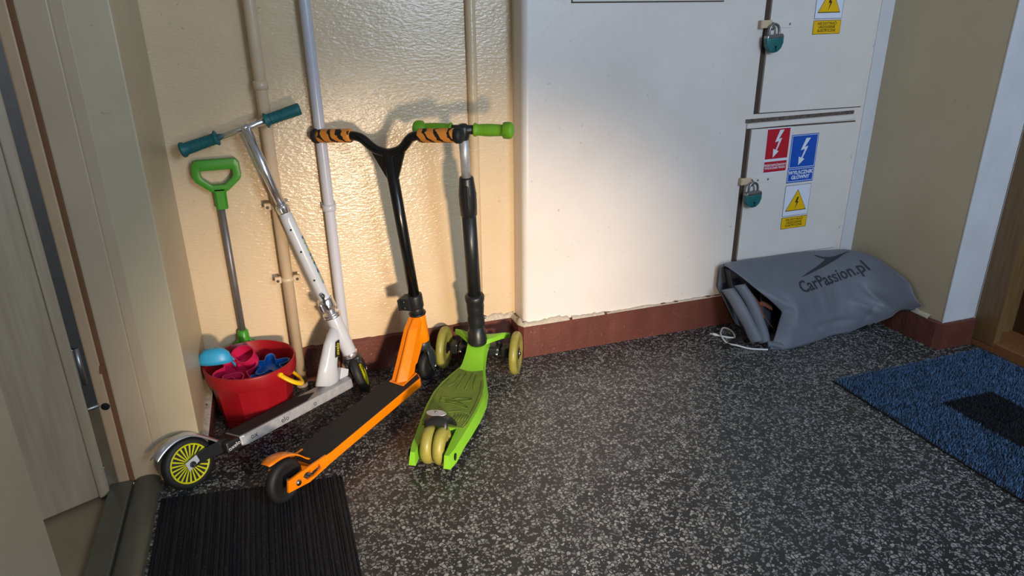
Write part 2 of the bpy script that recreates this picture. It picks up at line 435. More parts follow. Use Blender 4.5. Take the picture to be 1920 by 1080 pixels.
for zc, hh in ((.42, .50), (1.20, .70)):
    b = B(); o1 = [(-.40, -hh/2), (.40, -hh/2), (.40, hh/2), (-.40, hh/2)]; i1 = [(x*.93, y*.9) for x, y in o1]
    b.ring(o1, i1, 0, .008, fr((2.5825, 1.09, zc+.1), x=(0, -1, 0), y=(0, 0, 1)), bev=.002); obj('panel_moulding', b, 'oak_leaf', d2)

# ------------------------------------------------------------------ object materials
M['black_rubber'] = simple('black_rubber', rgb(24, 24, 25), .62, 0, .15, 60)
M['black_paint'] = simple('black_gloss_paint', rgb(16, 16, 17), .25, 0, .1, 40)
M['black_plastic'] = simple('black_plastic', rgb(30, 32, 34), .38, 0, .1, 50)
M['dark_fork'] = simple('dark_slate_fork', rgb(40, 46, 50), .35, 0, .1, 40)
M['chrome'] = simple('chrome', rgb(232, 232, 236), .2, .92, .02, 20)
M['alu'] = simple('scuffed_aluminium', rgb(186, 188, 190), .42, .45, .12, 70, .1, 200)
M['brushed'] = simple('brushed_steel', rgb(205, 205, 208), .3, .75, .05, 60)
M['shaft_metal'] = simple('dull_grey_shaft', rgb(122, 118, 118), .4, .5, .1, 30)
M['steel'] = simple('bolt_steel', rgb(190, 190, 190), .2, 1, .03, 20)
M['white_enamel'] = simple('white_enamel', rgb(198, 202, 208), .22, 0, .02, 20, coat=.4)
M['teal'] = simple('teal_rubber', rgb(16, 96, 100), .5, 0, .1, 60, .15, 300)
M['lemon'] = simple('lemon_wheel_plastic', rgb(214, 214, 24), .35, 0, .06, 40)
M['orange'] = simple('orange_enamel', rgb(246, 132, 6), .25, 0, .04, 30, coat=.3)
M['grip_tape'] = simple('black_grip_tape', rgb(30, 30, 28), .85, 0, .35, 500, .5, 700)
M['grip_tape_worn'] = simple('worn_grip_tape', rgb(52, 50, 46), .85, 0, .3, 300, .5, 600)
M['lime'] = simple('lime_plastic', rgb(130, 194, 46), .35, 0, .05, 20)
M['lime_grip'] = simple('lime_grip_rubber', rgb(114, 174, 34), .5, 0, .05, 40)
M['olive_mat'] = simple('olive_rubber_mat', rgb(104, 128, 44), .6, 0, .12, 30, .15, 200)
M['pu_wheel'] = simple('yellowed_wheel_rubber', rgb(150, 144, 66), .42, 0, .14, 30)
M['shovel_green'] = simple('green_plastic', rgb(62, 146, 34), .35, 0, .05, 20)
M['bucket_red'] = simple('red_plastic', rgb(156, 18, 28), .4, 0, .06, 14)
M['yellow'] = simple('yellow_plastic', rgb(244, 190, 10), .4)
M['pink'] = simple('magenta_plastic', rgb(200, 30, 80), .4, 0, .05, 20)
M['cyan'] = simple('light_blue_plastic', rgb(50, 160, 205), .4, 0, .05, 20)
M['blue'] = simple('blue_plastic', rgb(24, 96, 176), .4, 0, .06, 20)
M['pipe_tan'] = simple('tan_pipe_paint', rgb(212, 188, 156), .28, 0, .06, 14, .2, 60)
M['pipe_white'] = simple('white_pipe_plastic', rgb(196, 196, 204), .25, 0, .03, 10)
M['cable'] = simple('white_cable', rgb(225, 225, 222), .45)
def tiger():
    t = NT('tiger_stripe_foam'); v = t.coords((1, 1, 1), (radians(38), 0, radians(20)))
    w = t.add('ShaderNodeTexWave', wave_type='BANDS', bands_direction='Y'); w.inputs['Scale'].default_value = 12
    w.inputs['Distortion'].default_value = 3.2; w.inputs['Detail'].default_value = 2; w.inputs['Detail Scale'].default_value = 4.0; t.link(v, w.inputs['Vector'])
    t.link(t.ramp(w.outputs['Fac'], [(.20, rgb(26, 22, 20)), (.30, rgb(226, 142, 52))]), t.b.inputs['Base Color'])
    t.b.inputs['Roughness'].default_value = .6; return t.m
M['tiger'] = tiger()
def sticker_mat():
    t = NT('swirl_sticker'); v = t.coords(); f = t.noise(v, 45, 2)
    t.link(t.ramp(f, [(.36, rgb(40, 60, 110)), (.46, rgb(120, 150, 190)), (.53, rgb(160, 176, 50)), (.62, rgb(36, 50, 90))]), t.b.inputs['Base Color'])
    t.b.inputs['Roughness'].default_value = .3; return t.m
M['sticker'] = sticker_mat()
M['decal_black'] = simple('black_print', rgb(20, 20, 20), .5)
M['decal_yellow'] = simple('yellow_print', rgb(214, 206, 40), .5)
M['decal_white'] = simple('white_print', rgb(232, 232, 232), .5)

def scooter_frame(ox, oy, head, roll): return T(ox, oy, 0) @ RZ(head) @ RX(-roll)
YAX = lambda p: fr(p, x=(1, 0, 0), y=(0, 0, 1))       # local XY = (x, z) of the scooter, Z = -y
def tyre_prof(r, w, inner):
    h = w/2; q = []
    for i in range(9):
        a = -pi/2+pi*i/8; q.append((r-h*.85+h*.85*cos(a), h*sin(a)))
    return [(inner, -h*.8), (inner+.003, -h)]+q+[(inner+.003, h), (inner, h*.8)]

# ------------------------------------------------------------------ white scooter
def white_scooter():
    R = thing('kick_scooter', 'white and silver kick scooter with teal grips and yellow spoked wheels leaning on the wall', 'scooter',
              Mx=scooter_frame(-.336, 1.760, 34.1, 13.0), group='kick scooters parked along the wall')
    L = dict(local=True)
    # deck
    zt = .085
    out = [(.162, -.048), (.162, .036), (.50, .036), (.575, .008), (.590, -.020), (.575, -.046), (.56, -.050), (.18, -.050)]
    b = B(); b.prism(out, .054, zt, bev=.006); dk = obj('deck', b, 'alu', R, **L)
    b = B(); b.prism([(.168, -.043), (.168, .031), (.40, .034), (.455, -.006), (.40, -.043)], zt, zt+.0012); obj('grip_tape', b, 'grip_tape_worn', dk, **L)
    for i, x in enumerate((.205, .31, .42)):
        b = text_bm(('ox', 'elo', 'o')[i], .022, .0002); b.xf(fr((x, -.0502, .069), x=(1, 0, 0), y=(0, 0, 1))); obj('lettering', b, 'decal_black', dk, **L)
    # rear fork, wheel, fender
    ax = V((.030, 0, .068)); rw = .072
    b = B()
    for s in (-1, 1):
        b.prism([(.155, .052), (.155, .084), (.125, .092), (.075, .092), (.028, .082), (.028, .056), (.080, .060)], s*.020-.003, s*.020+.003, YAX((0, 0, 0)), bev=.001)
    b.box((.142, -.006, .069), (.046, .088, .034), bev=.006); fk = obj('rear_fork', b, 'black_plastic', R, **L)
    b = text_bm('oxelo', .0165, .0003); b.xf(fr((.142, -.0503, .069), x=(1, 0, .2), y=(0, 0, 1))); obj('lettering', b, 'decal_white', fk, **L)
    b = B(); b.prism([(.014, .056), (.050, .064), (.050, .084), (.014, .082)], .0236, .027, YAX((0, 0, 0)), bev=.001); b.xf(rot_about((.030, 0, .068), (0, 1, 0), -12)); pl = obj('axle_plate', b, 'white_enamel', fk, **L)
    b = B(); b.lathe([(.0085, 0), (.0085, .003), (.007, .0045), (.004, .0045), (.004, .002), (.0001, .002)], fr(ax+V((0, -.0265, 0)), z=(0, -1, 0)), 18); obj('axle_bolt', b, 'dark_fork', pl, **L)
    def wheel(c, r, nm, Mx=I4, spokes=24):
        b = B(); b.lathe(tyre_prof(r, .030, r*.74), Mx @ fr(c, z=(0, -1, 0)), 48); ti = obj(nm, b, 'black_rubber', R, smooth_angle=40, **L)
        b = B(); F = Mx @ fr(c, z=(0, -1, 0)); ri = r*.76
        b.lathe([(ri-.0045, -.013), (ri, -.013), (ri, .0135), (ri-.0045, .0135), (ri-.0045, -.013)], F, 48)
        b.lathe([(.0001, -.013), (.016, -.013), (.016, .013), (.0001, .013)], F, 24)
        b.lathe([(.014, -.003), (ri-.002, -.003), (ri-.002, .0015), (.014, .0015)], F, 40)
        for i in range(spokes):
            a = 2*pi*i/spokes; m = F @ Matrix.Rotation(a, 4, 'Z')
            b.prism([(.013, -.0012), (ri-.002, -.0026), (ri-.002, .0026), (.013, .0012)], .001, .0125, m)
        obj('rim', b, 'lemon', ti, **L); return ti
    wheel(ax, rw, 'rear_wheel')
    pts = []
    for a in range(158, 20, -9): pts.append((ax.x+(rw+.012)*cos(radians(a)), ax.z+(rw+.010)*sin(radians(a))))
    pts = [(ax.x-.080, .125)]+[(ax.x-.060, .139), (ax.x-.035, .150), (ax.x-.01, .1545), (ax.x+.018, .151), (ax.x+.04, .139), (ax.x+.065, .118), (ax.x+.095, .090), (ax.x+.115, .074)]
    b = B(); vs = []; fs = []; n = 7; P = catmull([(p[0], 0, p[1]) for p in pts], 4)
    for p in P:
        for j in range(n):
            t = -1+2*j/(n-1); vs.append((p.x, .021*t, p.z-.010*t*t))
    for i in range(len(P)-1):
        for j in range(n-1): fs.append((i*n+j, i*n+j+1, (i+1)*n+j+1, (i+1)*n+j))
    b.faces(vs, fs, True); fd = obj('fender', b, 'brushed', R, **L); m = fd.modifiers.new('solid', 'SOLIDIFY'); m.thickness = .002
    # neck, head tube
    hb = V((.626, 0, .153)); axd = (V((.475, 0, .912))-hb).normalized(); ht = hb+axd*.134
    F = fr(hb, z=axd)
    b = B(); b.lathe([(.0225, 0), (.024, .004), (.024, .132), (.0225, .137)], F, 28)
    rings = []
    for t, c, w, d in ((0, (.512, .083), .024, .044), (.35, (.534, .145), .0225, .032), (.7, (.566, .205), .020, .026), (1, (.600, .250), .017, .020)):
        rings.append([V((c[0]+d*cos(a)*.95, w*sin(a), c[1]-d*.35*cos(a))) for a in [2*pi*i/20 for i in range(20)]])
    b.loft(rings); fm = obj('head_frame', b, 'white_enamel', R, **L)
    b = B(); b.prism([(.556, .083), (.590, .083), (.600, .104), (.574, .120)], -.010, .010, YAX((0, 0, 0)), bev=.002); obj('gusset', b, 'white_enamel', fm, **L)
    b = B(); dq = [(-.012, -.027), (.004, -.022), (.012, .027), (-.002, .022)]
    DM = fr((.566, -.0262, .190), x=(1, 0, -.15), y=(.42, .02, .9))
    b.prism(dq, -.0015, .0012, DM); dc = obj('decal', b, 'decal_black', fm, **L)
    b = text_bm('oxelo', .017, .0003); b.xf(DM @ T(0, 0, .0016) @ RZ(82)); obj('lettering', b, 'decal_yellow', dc, **L)
    # steering assembly (turned to the left)
    SM = rot_about(hb, axd, 48)
    hd = (ht-hb).normalized()
    def along(d, off=(0, 0, 0)): return hb+hd*d+V(off)
    b = B(); b.cyl(along(-.016), along(.0), .0255, bev=.002); obj('headset_ring', b, 'chrome', R, **L)
    b = B(); b.lathe([(.022, .135), (.0275, .137), (.0285, .139), (.0285, .142), (.0265, .144), (.0265, .145), (.0285, .147), (.0285, .152), (.026, .154), (.020, .155), (.020, .167)], fr(hb, z=axd), 28); obj('headset_ring', b, 'chrome', R, **L)
    # front fork
    fa = V((.654, 0, .074)); b = B()
    b.box((0, 0, -.032), (.044, .050, .03), SM @ F, bev=.008)
    for s in (-1, 1):
        rr = []
        for p, w, th in ((hb-hd*.026+V((.0, s*.023, 0)), .025, .006), (hb-hd*.055+V((.004, s*.0255, 0)), .023, .005), (fa+V((.0, s*.0245, .008)), .013, .004), (fa+V((.002, s*.0245, -.014)), .010, .003)):
            rr.append([p+V((w*cos(a), th*sin(a), .25*w*cos(a))) for a in [2*pi*i/16 for i in range(16)]])
        for r_ in rr: 
            for v in r_: pass
        b.loft([[SM @ v for v in r_] for r_ in rr])
    ff = obj('front_fork', b, 'black_plastic', R, **L)
    b = B(); b.lathe([(.008, 0), (.008, .003), (.0055, .005), (.0001, .005)], SM @ fr(fa+V((0, -.0255, 0)), z=(0, -1, 0)), 16); obj('axle_bolt', b, 'steel', ff, **L)
    wheel(fa, .072, 'front_wheel', SM)
    # clamp, stem, handlebar
    b = B(); b.lathe([(.023, 0), (.026, .004), (.026, .036), (.023, .040)], fr(along(.166), z=hd), 24)
    b.box((-.026, -.012, .020), (.024, .018, .030), fr(along(.166), x=(1, 0, 0), z=hd), bev=.004)
    cl = obj('clamp', b, 'chrome', R, **L)
    b = B(); b.tube([(along(.172)+V((-.022, -.028, 0))), (along(.190)+V((-.027, -.029, 0))), (along(.214)+V((-.020, -.027, 0)))], .0028, 8)
    b.torus(.006, .0022, fr(along(.220)+V((-.020, -.027, 0)), z=(0, 1, 0)), 16, 8); obj('quick_release_lever', b, 'black_plastic', cl, **L)
    b = B(); b.lathe([(.0165, 0), (.0185, .005), (.0195, .10), (.0195, .280), (.0175, .310)], fr(along(.200), z=hd), 28); st = obj('lower_stem', b, 'white_enamel', R, **L)
    for d in (.275, .375, .450):
        b = B(); b.cyl((along(d)+V((-.0105, -.0095, 0))), (along(d)+V((-.0150, -.0137, 0))), .0032, n=12); obj('pin_hole', b, 'black_hole', st, **L)
    # swirl sticker wrapping the outer side of the lower stem
    b = B(); vs = []; fs = []; k = 26
    for i in range(k):
        d = .255+.165*i/(k-1); w = .20+.16*noise.noise((i*.55, 2, 1))
        for j in range(7):
            a = radians(-62)+(1.3+w)*j/6 - w*.8
            vs.append(fr(along(d), x=(1, 0, 0), z=hd) @ V((.0207*cos(a), .0207*sin(a), 0)))
    for i in range(k-1):
        for j in range(6): fs.append((i*7+j, i*7+j+1, (i+1)*7+j+1, (i+1)*7+j))
    b.faces(vs, fs, True); o = obj('stem_sticker', b, 'sticker', st, **L); m = o.modifiers.new('s', 'SOLIDIFY'); m.thickness = .0006
    top = (V((.475, 0, .912))-hb).length
    b = B(); b.lathe([(.0195, 0), (.0195, .022), (.017, .026)], fr(along(.505), z=hd), 24); b.box((-.014, -.012, .012), (.016, .016, .018), fr(along(.505), x=(1, 0, 0), z=hd), bev=.003)
    obj('height_clamp', b, 'chrome', R, **L)
    b = B(); b.cyl(SM @ along(.520), SM @ along(top), .0145, n=24)
    yt = SM @ along(top); bd = SM.to_3x3() @ V((0, 1, 0))
    b.cyl(yt-bd*.115, yt+bd*.115, .0095, n=20); b.lathe([(.0145, -.005), (.0145, .004), (.008, .011), (.0001, .012)], fr(yt, z=SM.to_3x3() @ hd), 20)
    hb_ = obj('handlebar', b, 'chrome', R, **L)
    for s in (-1, 1):
        b = B(); prof = [(.012, 0), (.0215, .001), (.0225, .004), (.0175, .009), (.0160, .014), (.0165, .05), (.0175, .078), (.0175, .094), (.0215, .099), (.0225, .104), (.0205, .108), (.006, .109)]
        if s < 0: prof = prof[:-4]+[(.0175, .102), (.0165, .106), (.006, .107)]
        g0 = .083 if s > 0 else .060
        b.lathe(prof, fr(yt+bd*s*g0, z=bd*s), 28)
        for q in range(5):
            b.lathe([(.0165, 0), (.0178, .0015), (.0165, .003)], fr(yt+bd*s*(g0+.017+.013*q), z=bd*s), 28)
        obj('grip', b, 'teal', hb_, **L)
white_scooter()

# ------------------------------------------------------------------ orange scooter
def orange_scooter():
    R = thing('stunt_scooter', 'orange stunt scooter with black grip tape deck, black T-bar and tiger striped grips', 'scooter',
              Mx=T(0, 0, .006) @ scooter_frame(-.089, 1.605, 45.5, 2.6), group='kick scooters parked along the wall')
    L = dict(local=True); zt = .075
    out = [(.128, -.052), (.128, .050), (.585, .050), (.622, .022), (.628, -.030), (.605, -.052)]
    b = B(); b.prism(out, .043, zt, bev=.005); dk = obj('deck', b, 'orange', R, **L)
    b = B(); b.box((.108, 0, .0615), (.050, .066, .025)); obj('deck_tail', b, 'orange', dk, **L)
    b = B(); b.prism([(.086, -.0425), (.086, .0325), (.130, .047), (.582, .047), (.616, .021), (.621, -.029), (.602, -.049), (.130, -.049)], zt-.0005, zt+.0014); obj('grip_tape', b, 'grip_tape', dk, **L)
    ax = V((.020, 0, .060))
    for s in (-1, 1):
        o1 = [(.150, .043), (.150, .0748), (.030, .0870), (-.010, .0895), (-.016, .058), (.060, .040)]
        if s > 0: o1 = [(max(x, .004+.3*(x+.016)), z) for x, z in o1]
        i1 = [(.110, .052), (.102, .070), (.048, .0745), (.040, .069), (.052, .053), (.080, .047)]
        yc = .046 if s < 0 else -.034
        b = B(); b.ring(o1, i1, yc-.0035, yc+.0035, YAX((0, 0, 0)), bev=.0008)
        dp = obj('dropout_plate', b, 'orange', dk, **L)
        b = B(); b.lathe([(.0085, 0), (.0085, .003), (.006, .0055), (.0001, .006)], fr((ax.x, (-.0495 if s < 0 else .0355), ax.z+.006), z=(0, s, 0)), 18); obj('axle_bolt', b, 'steel', dp, **L)
    b = B(); b.cyl((ax.x, -.047, ax.z+.004), (ax.x, .033, ax.z+.004), .006); obj('axle', b, 'steel', dk, **L)
    def wheel(c, r, nm, Mx=I4):
        b = B(); b.lathe(tyre_prof(r, .028, r*.66), Mx @ fr(c, z=(0, -1, 0)), 48); ti = obj(nm, b, 'black_rubber', R, smooth_angle=45, **L)
        b = B(); F = Mx @ fr(c, z=(0, -1, 0)); b.lathe([(.0001, -.011), (r*.3, -.011), (r*.34, -.007), (r*.62, -.007), (r*.68, -.011), (r*.68, .011), (r*.62, .007), (r*.34, .007), (r*.3, .011), (.0001, .011)], F, 36)
        obj('wheel_core', b, 'black_plastic', ti, **L)
    wheel(ax, .060, 'rear_wheel')
    P = catmull([(-.030, 0, .1405), (-.012, 0, .1425), (.015, 0, .1395), (.045, 0, .129), (.072, 0, .111), (.092, 0, .089), (.106, 0, .0780)], 5)
    b = B(); n = 5; vs = []; fs = []
    for i, p in enumerate(P):
        w = .019 if i > 3 else .014+.0013*i
        for j in range(n): vs.append((p.x, w*(-1+2*j/(n-1)), p.z-.0025*abs(-1+2*j/(n-1))**2))
    for i in range(len(P)-1):
        for j in range(n-1): fs.append((i*n+j, i*n+j+1, (i+1)*n+j+1, (i+1)*n+j))
    b.faces(vs, fs, True); o = obj('fender', b, 'orange', R, **L); m = o.modifiers.new('s', 'SOLIDIFY'); m.thickness = .003
    # neck and head tube
    hb, ht = V((.712, 0, .156)), V((.700, 0, .258)); hd = (ht-hb).normalized()
    b = B()
    def sec(p, d, w): # ridge faces the rear
        x, z = p; return [V((x-d*.56, w*.10, z)), V((x-d*.44, w*.18, z)), V((x-d*.40, w*.95, z+.001)), V((x-d*.28, w, z+.004)), V((x+d*.5, w*.9, z+.012)), V((x+d*.5, -w*.9, z+.012)), V((x-d*.20, -w, z+.005)), V((x-d*.56, -w*.12, z))]
    b.loft([sec((.578, .074), .070, .027), sec((.612, .130), .058, .026), sec((.668, .222), .046, .024), sec((.690, .250), .030, .020)], smooth=False)
    b.lathe([(.024, 0), (.0255, .004), (.0255, .098), (.024, .102)], fr(hb, z=hd), 28)
    b.prism([(.600, .085), (.655, .100), (.702, .160), (.690, .235), (.640, .170)], -.012, .012, YAX((0, 0, 0)), bev=.003)
    b.prism([(.535, -.031), (.545, .031), (.625, .024), (.625, -.026)], .074, .0795, bev=.002)
    fm = obj('head_frame', b, 'orange', R, **L)
    b = B(); b.cyl(hb+hd*.102, hb+hd*.109, .029, bev=.002); b.cyl(hb+hd*.109, hb+hd*.128, .023, bev=.002); obj('headset', b, 'black_plastic', R, **L)
    SM = rot_about(hb, hd, 4)
    # fork and front wheel
    fa = V((.730, 0, .054)); b = B()
    b.lathe([(.022, -.030), (.024, -.024), (.024, -.004), (.021, 0)], SM @ fr(hb, z=hd), 24)
    for s in (-1, 1):
        rr = []
        for p, w, th in ((V((.716, s*.019, .130)), .014, .007), (V((.722, s*.0235, .105)), .022, .006), (V((.728, s*.0245, .078)), .024, .005), (V((.731, s*.0245, .052)), .016, .0045), (V((.732, s*.0245, .036)), .008, .004)):
            rr.append([SM @ (p+V((w*cos(a), th*sin(a), 0))) for a in [2*pi*i/18 for i in range(18)]])
        b.loft(rr)
    ff = obj('front_fork', b, 'dark_fork', R, **L)
    b = B(); b.lathe([(.0075, 0), (.0075, .003), (.005, .006), (.0001, .0065)], SM @ fr(fa+V((0, -.029, 0)), z=(0, -1, 0)), 16); obj('axle_bolt', b, 'steel', ff, **L)
    wheel(fa, .054, 'front_wheel', SM)
    # clamp
    CF = SM @ fr(hb+hd*.150, x=(1, 0, 0), z=hd)
    b = B(); b.lathe([(.0255, -.02), (.0265, -.017), (.0265, .022), (.0255, .025)], CF, 24); b.box((-.018, .018, .003), (.040, .036, .044), CF, bev=.004); b.box((-.028, .036, .003), (.034, .008, .040), CF, bev=.002)
    cl = obj('clamp', b, 'black_plastic', R, **L)
    for zz in (-.008, .014):
        b = B(); b.cyl(CF @ V((-.036, .020, zz)), CF @ V((-.0405, .020, zz)), .0045); obj('clamp_bolt', b, 'dark_fork', cl, **L)
    # T bar
    tj = V((.641, 0, .804)); sd = (tj-hb).normalized()
    def U(p): return SM @ V(p)
    b = B(); b.cyl(U(hb+sd*.130), U(tj+sd*.004), .0180, n=28)
    for s in (-1, 1):
        b.tube([U(p) for p in catmull([tj+V((0, 0, -.004)), tj+V((0, s*.030, .003)), tj+V((-.002, s*.052, .014)), tj+V((-.006, s*.078, .038)), tj+V((-.009, s*.095, .047)), tj+V((-.010, s*.125, .050)), tj+V((-.010, s*.235, .050))], 6)], .0140, 18)
    bar = obj('handlebar', b, 'black_paint', R, **L)
    b = B(); G = SM @ fr(tj, x=(0, 1, 0), y=sd)
    b.prism([(-.060, .020), (-.058, .004), (-.017, -.085), (.017, -.085), (.058, .004), (.060, .020), (.03, .006), (-.03, .006)], -.006, .006, G, bev=.002); obj('bar_gusset', b, 'black_paint', bar, **L)
    for s in (-1, 1):
        e = V((tj.x-.010, 0, tj.z+.050))
        b = B(); b.lathe([(.014, 0), (.0195, .002), (.0205, .006), (.0205, .112), (.0195, .116), (.014, .118)], fr(U(e+V((0, s*.115, 0))), z=SM.to_3x3() @ V((0, s, 0))), 28); g = obj('grip', b, 'tiger', bar, **L)
        b = B(); b.lathe([(.0205, 0), (.0230, .003), (.0235, .012), (.0215, .019), (.014, .0225), (.0001, .0235)], fr(U(e+V((0, s*.231, 0))), z=SM.to_3x3() @ V((0, s, 0))), 28); obj('bar_end_cap', b, 'black_rubber', g, **L)
orange_scooter()

# ------------------------------------------------------------------ green three-wheel scooter
def green_scooter():
    R = thing('three_wheel_scooter', 'lime green three-wheel child scooter with yellowed wheels and black steering column', 'scooter',
              Mx=scooter_frame(.334, 1.653, 60.2, 0), group='kick scooters parked along the wall')
    L = dict(local=True)
    hw = [(-.056, .058), (-.02, .066), (.04, .072), (.10, .079), (.18, .086), (.26, .087), (.33, .078), (.39, .062), (.44, .048)]
    def outline(k, slot=True):
        right = [(x, -w*k) for x, w in hw]; left = [(x, w*k) for x, w in reversed(hw)]
        return right+left+([(-.056, .042), (.075, .042), (.075, -.042), (-.056, -.042)] if slot else [])
    b = B()
    # hull: top outline flared out to a lower outline
    up = [(x, y*.95, .066+.004*sin(max(0, x)*6)) for x, y in outline(1)]; lo = [(x-.006 if x < 0 else x, y*1.04, .026 if x < .02 else .032) for x, y in outline(1)]
    lo[-1] = (lo[-1][0], -.040, lo[-1][2]); lo[-4] = (lo[-4][0], .040, lo[-4][2]); up[-1] = (up[-1][0], -.042, up[-1][2]); up[-4] = (up[-4][0], .042, up[-4][2])
    for q in (-2, -3): up[q] = (up[q][0], .042*(1 if up[q][1] > 0 else -1), up[q][2]); lo[q] = (lo[q][0], .042*(1 if lo[q][1] > 0 else -1), lo[q][2])
    n = len(up); b.faces(up+lo, [tuple(range(n)), tuple(range(2*n-1, n-1, -1))]+[((i+1) % n, i, n+i, n+(i+1) % n) for i in range(n)])
    # neck rising to the head
    def rect(x, z, w, t): return [V((x, -w, z-t)), V((x, -w*.86, z)), V((x, 0, z+.004)), V((x, w*.86, z)), V((x, w, z-t)), V((x, 0, z-t))]
    b.loft([rect(.415, .068, .050, .034), rect(.455, .076, .043, .036), rect(.490, .100, .038, .036), rect(.525, .126, .037, .036), rect(.548, .136, .040, .034), rect(.575, .134, .034, .030)], smooth=True)
    for s in (-1, 1):     # arms of the T
        b.loft([[V((x+dx, s*y, z+dz)) for dx, dz in ((-w, -.012), (-w*.8, .002), (0, .006), (w*.8, .002), (w, -.012), (0, -.014))] for x, y, z, w in
                ((.548, .0, .132, .034), (.556, .034, .132, .030), (.576, .058, .131, .020), (.596, .078, .129, .013), (.606, .094, .126, .009), (.609, .100, .124, .004))])
    dk = obj('deck', b, 'lime', R, smooth_angle=35, **L)
    for s in (-1, 1):
        b = B(); b.prism([(0.004*cos(a)*2.0, .010*sin(a)) for a in [2*pi*i/14 for i in range(14)]], -.0012, .0012, fr((-.030, s*.0665, .046), x=(1, 0, 0), y=(0, 0, 1)) @ RZ(-20)); obj('slot_hole', b, 'black_hole', dk, **L)
    # rubber mat with moulded lines and crossed emblem
    mt = [(.078, -.062), (.10, -.068), (.18, -.0745), (.26, -.0755), (.33, -.066), (.39, -.050), (.432, -.040), (.432, .040), (.39, .050), (.33, .066), (.26, .0755), (.18, .0745), (.10, .068), (.078, .062)]
    b = B()
    zz = lambda x: .066+.004*sin(max(0, x)*6)
    vs = [(x, y, zz(x)+.0025) for x, y in mt]+[(x*1.0, y*1.03, zz(x)-.004) for x, y in mt]; n = len(mt)
    b.faces(vs, [tuple(range(n))]+[((i+1) % n, i, n+i, n+(i+1) % n) for i in range(n)])
    ma = obj('foot_mat', b, 'olive_mat', dk, **L)
    b = B()
    def line(pts, r=.0011): b.tube([V((x, y, zz(x)+.0028)) for x, y in pts], r, 6)
    def loop(pts): line(pts+[pts[0], pts[1]])
    loop([(.205, .046), (.232, .048), (.232, .026), (.222, .010), (.232, -.006), (.240, -.050), (.225, -.046), (.214, -.012), (.196, -.038), (.186, -.050), (.180, -.046), (.192, -.014), (.200, .010), (.196, .030)])
    line([(.214, .030), (.222, .002), (.214, -.008), (.208, .002), (.214, .030)])
    line([(.145, -.066), (.165, -.036), (.150, .006), (.116, .044)]); line([(.30, .044), (.33, .03), (.39, .026)]); line([(.29, .012), (.40, .010)])
    line([(.29, -.014), (.40, -.012)]); line([(.30, -.042), (.33, -.032), (.39, -.026)])
    for k in range(5): line([(.095+.006*k, -.020-.009*k), (.142+.002*k, -.022-.009*k)])
    line([(.085, -.058), (.13, -.064), (.20, -.069), (.28, -.067), (.35, -.054)]); line([(.085, .058), (.13, .064), (.20, .069), (.28, .067), (.35, .054)])
    obj('moulded_lines', b, 'olive_mat', ma, **L)
    # wheels
    def wheel(c, r, w, nm, hub=.55):
        b = B(); b.lathe(tyre_prof(r, w, r*hub), fr(c, z=(0, -1, 0)), 44); ti = obj(nm, b, 'pu_wheel', R, smooth_angle=45, **L)
        b = B(); F = fr(c, z=(0, -1, 0)); k = r*hub+.001
        b.lathe([(.0001, -w*.42), (k*.4, -w*.42), (k*.5, -w*.3), (k*.86, -w*.3), (k, -w*.42), (k, w*.42), (k*.86, w*.3), (k*.5, w*.3), (k*.4, w*.42), (.0001, w*.42)], F, 32); hu = obj('wheel_hub', b, 'black_plastic', ti, **L)
        return ti, hu
    for s in (-1, 1): wheel((.004, s*.0180, .055), .055, .033, 'rear_wheel')
    for s in (-1, 1):
        ti, hu = wheel((.560, s*.130, .077), .077, .028, 'front_wheel', .66)
        b = B(); b.lathe([(.010, 0), (.010, .003), (.007, .006), (.0001, .0065)], fr((.560, s*.142, .077), z=(0, s, 0)), 18); obj('axle_bolt', b, 'steel', hu, **L)
        b = B(); b.box((.560, s*.137, .004), (.012, .014, .006)); 
        b.bm.free()
    b = B(); b.cyl((.560, -.118, .077), (.560, .118, .077), .008); b.box((.565, 0, .084), (.060, .150, .034), bev=.008)
    for s in (-1, 1): b.box((.566, s*.092, .080), (.044, .030, .040), bev=.006); b.cyl((.585, s*.064, .058), (.585, s*.064, .110), .010)
    b.box((.55, 0, .060), (.05, .06, .03), bev=.005); tr = obj('steering_truck', b, 'black_plastic', R, **L)
    for s in (-1, 1):
        b = B(); b.cyl((.536, s*.066, .078), (.531, s*.066, .078), .007); obj('truck_bolt', b, 'steel', tr, **L)
    # rear brake
    b = B(); n = 7; vs = []; fs = []
    P = catmull([(.098, 0, .070), (.090, 0, .094), (.074, 0, .116), (.054, 0, .127), (.036, 0, .130), (.024, 0, .124), (.016, 0, .112)], 4)
    for i, p in enumerate(P):
        w = .042-.010*i/len(P)
        for j in range(n):
            t = -1+2*j/(n-1); vs.append((p.x-.006*t*t, w*t, p.z-.012*t*t))
    for i in range(len(P)-1):
        for j in range(n-1): fs.append((i*n+j, i*n+j+1, (i+1)*n+j+1, (i+1)*n+j))
    b.faces(vs, fs, True); br = obj('brake_fender', b, 'black_plastic', R, **L); m = br.modifiers.new('s', 'SOLIDIFY'); m.thickness = .005
    b = B(); b.prism([(.030*cos(a), .013*sin(a)) for a in [2*pi*i/24 for i in range(24)]], 0, .0025, fr((.050, .008, .1315), x=(0, 1, 0), y=(.95, 0, .12)), bev=.0008); bp = obj('brake_plate', b, 'alu', br, **L)
    bp['label'] = 'worn bare metal pad on the black rear brake'
    b = B(); b.cyl((.050, .008, .1330), (.050, .008, .1355), .004, n=12); obj('rivet', b, 'steel', bp, **L)
    # column
    c0, c1 = V((.532, 0, .122)), V((.436, 0, .870)); cdv = (c1-c0).normalized(); F = fr(c0, z=cdv)
    b = B(); b.lathe([(.032, 0), (.034, .004), (.034, .018), (.032, .022), (.032, .046), (.0275, .050), (.0275, .072)], F, 28); cb = obj('column_base', b, 'black_plastic', R, **L)
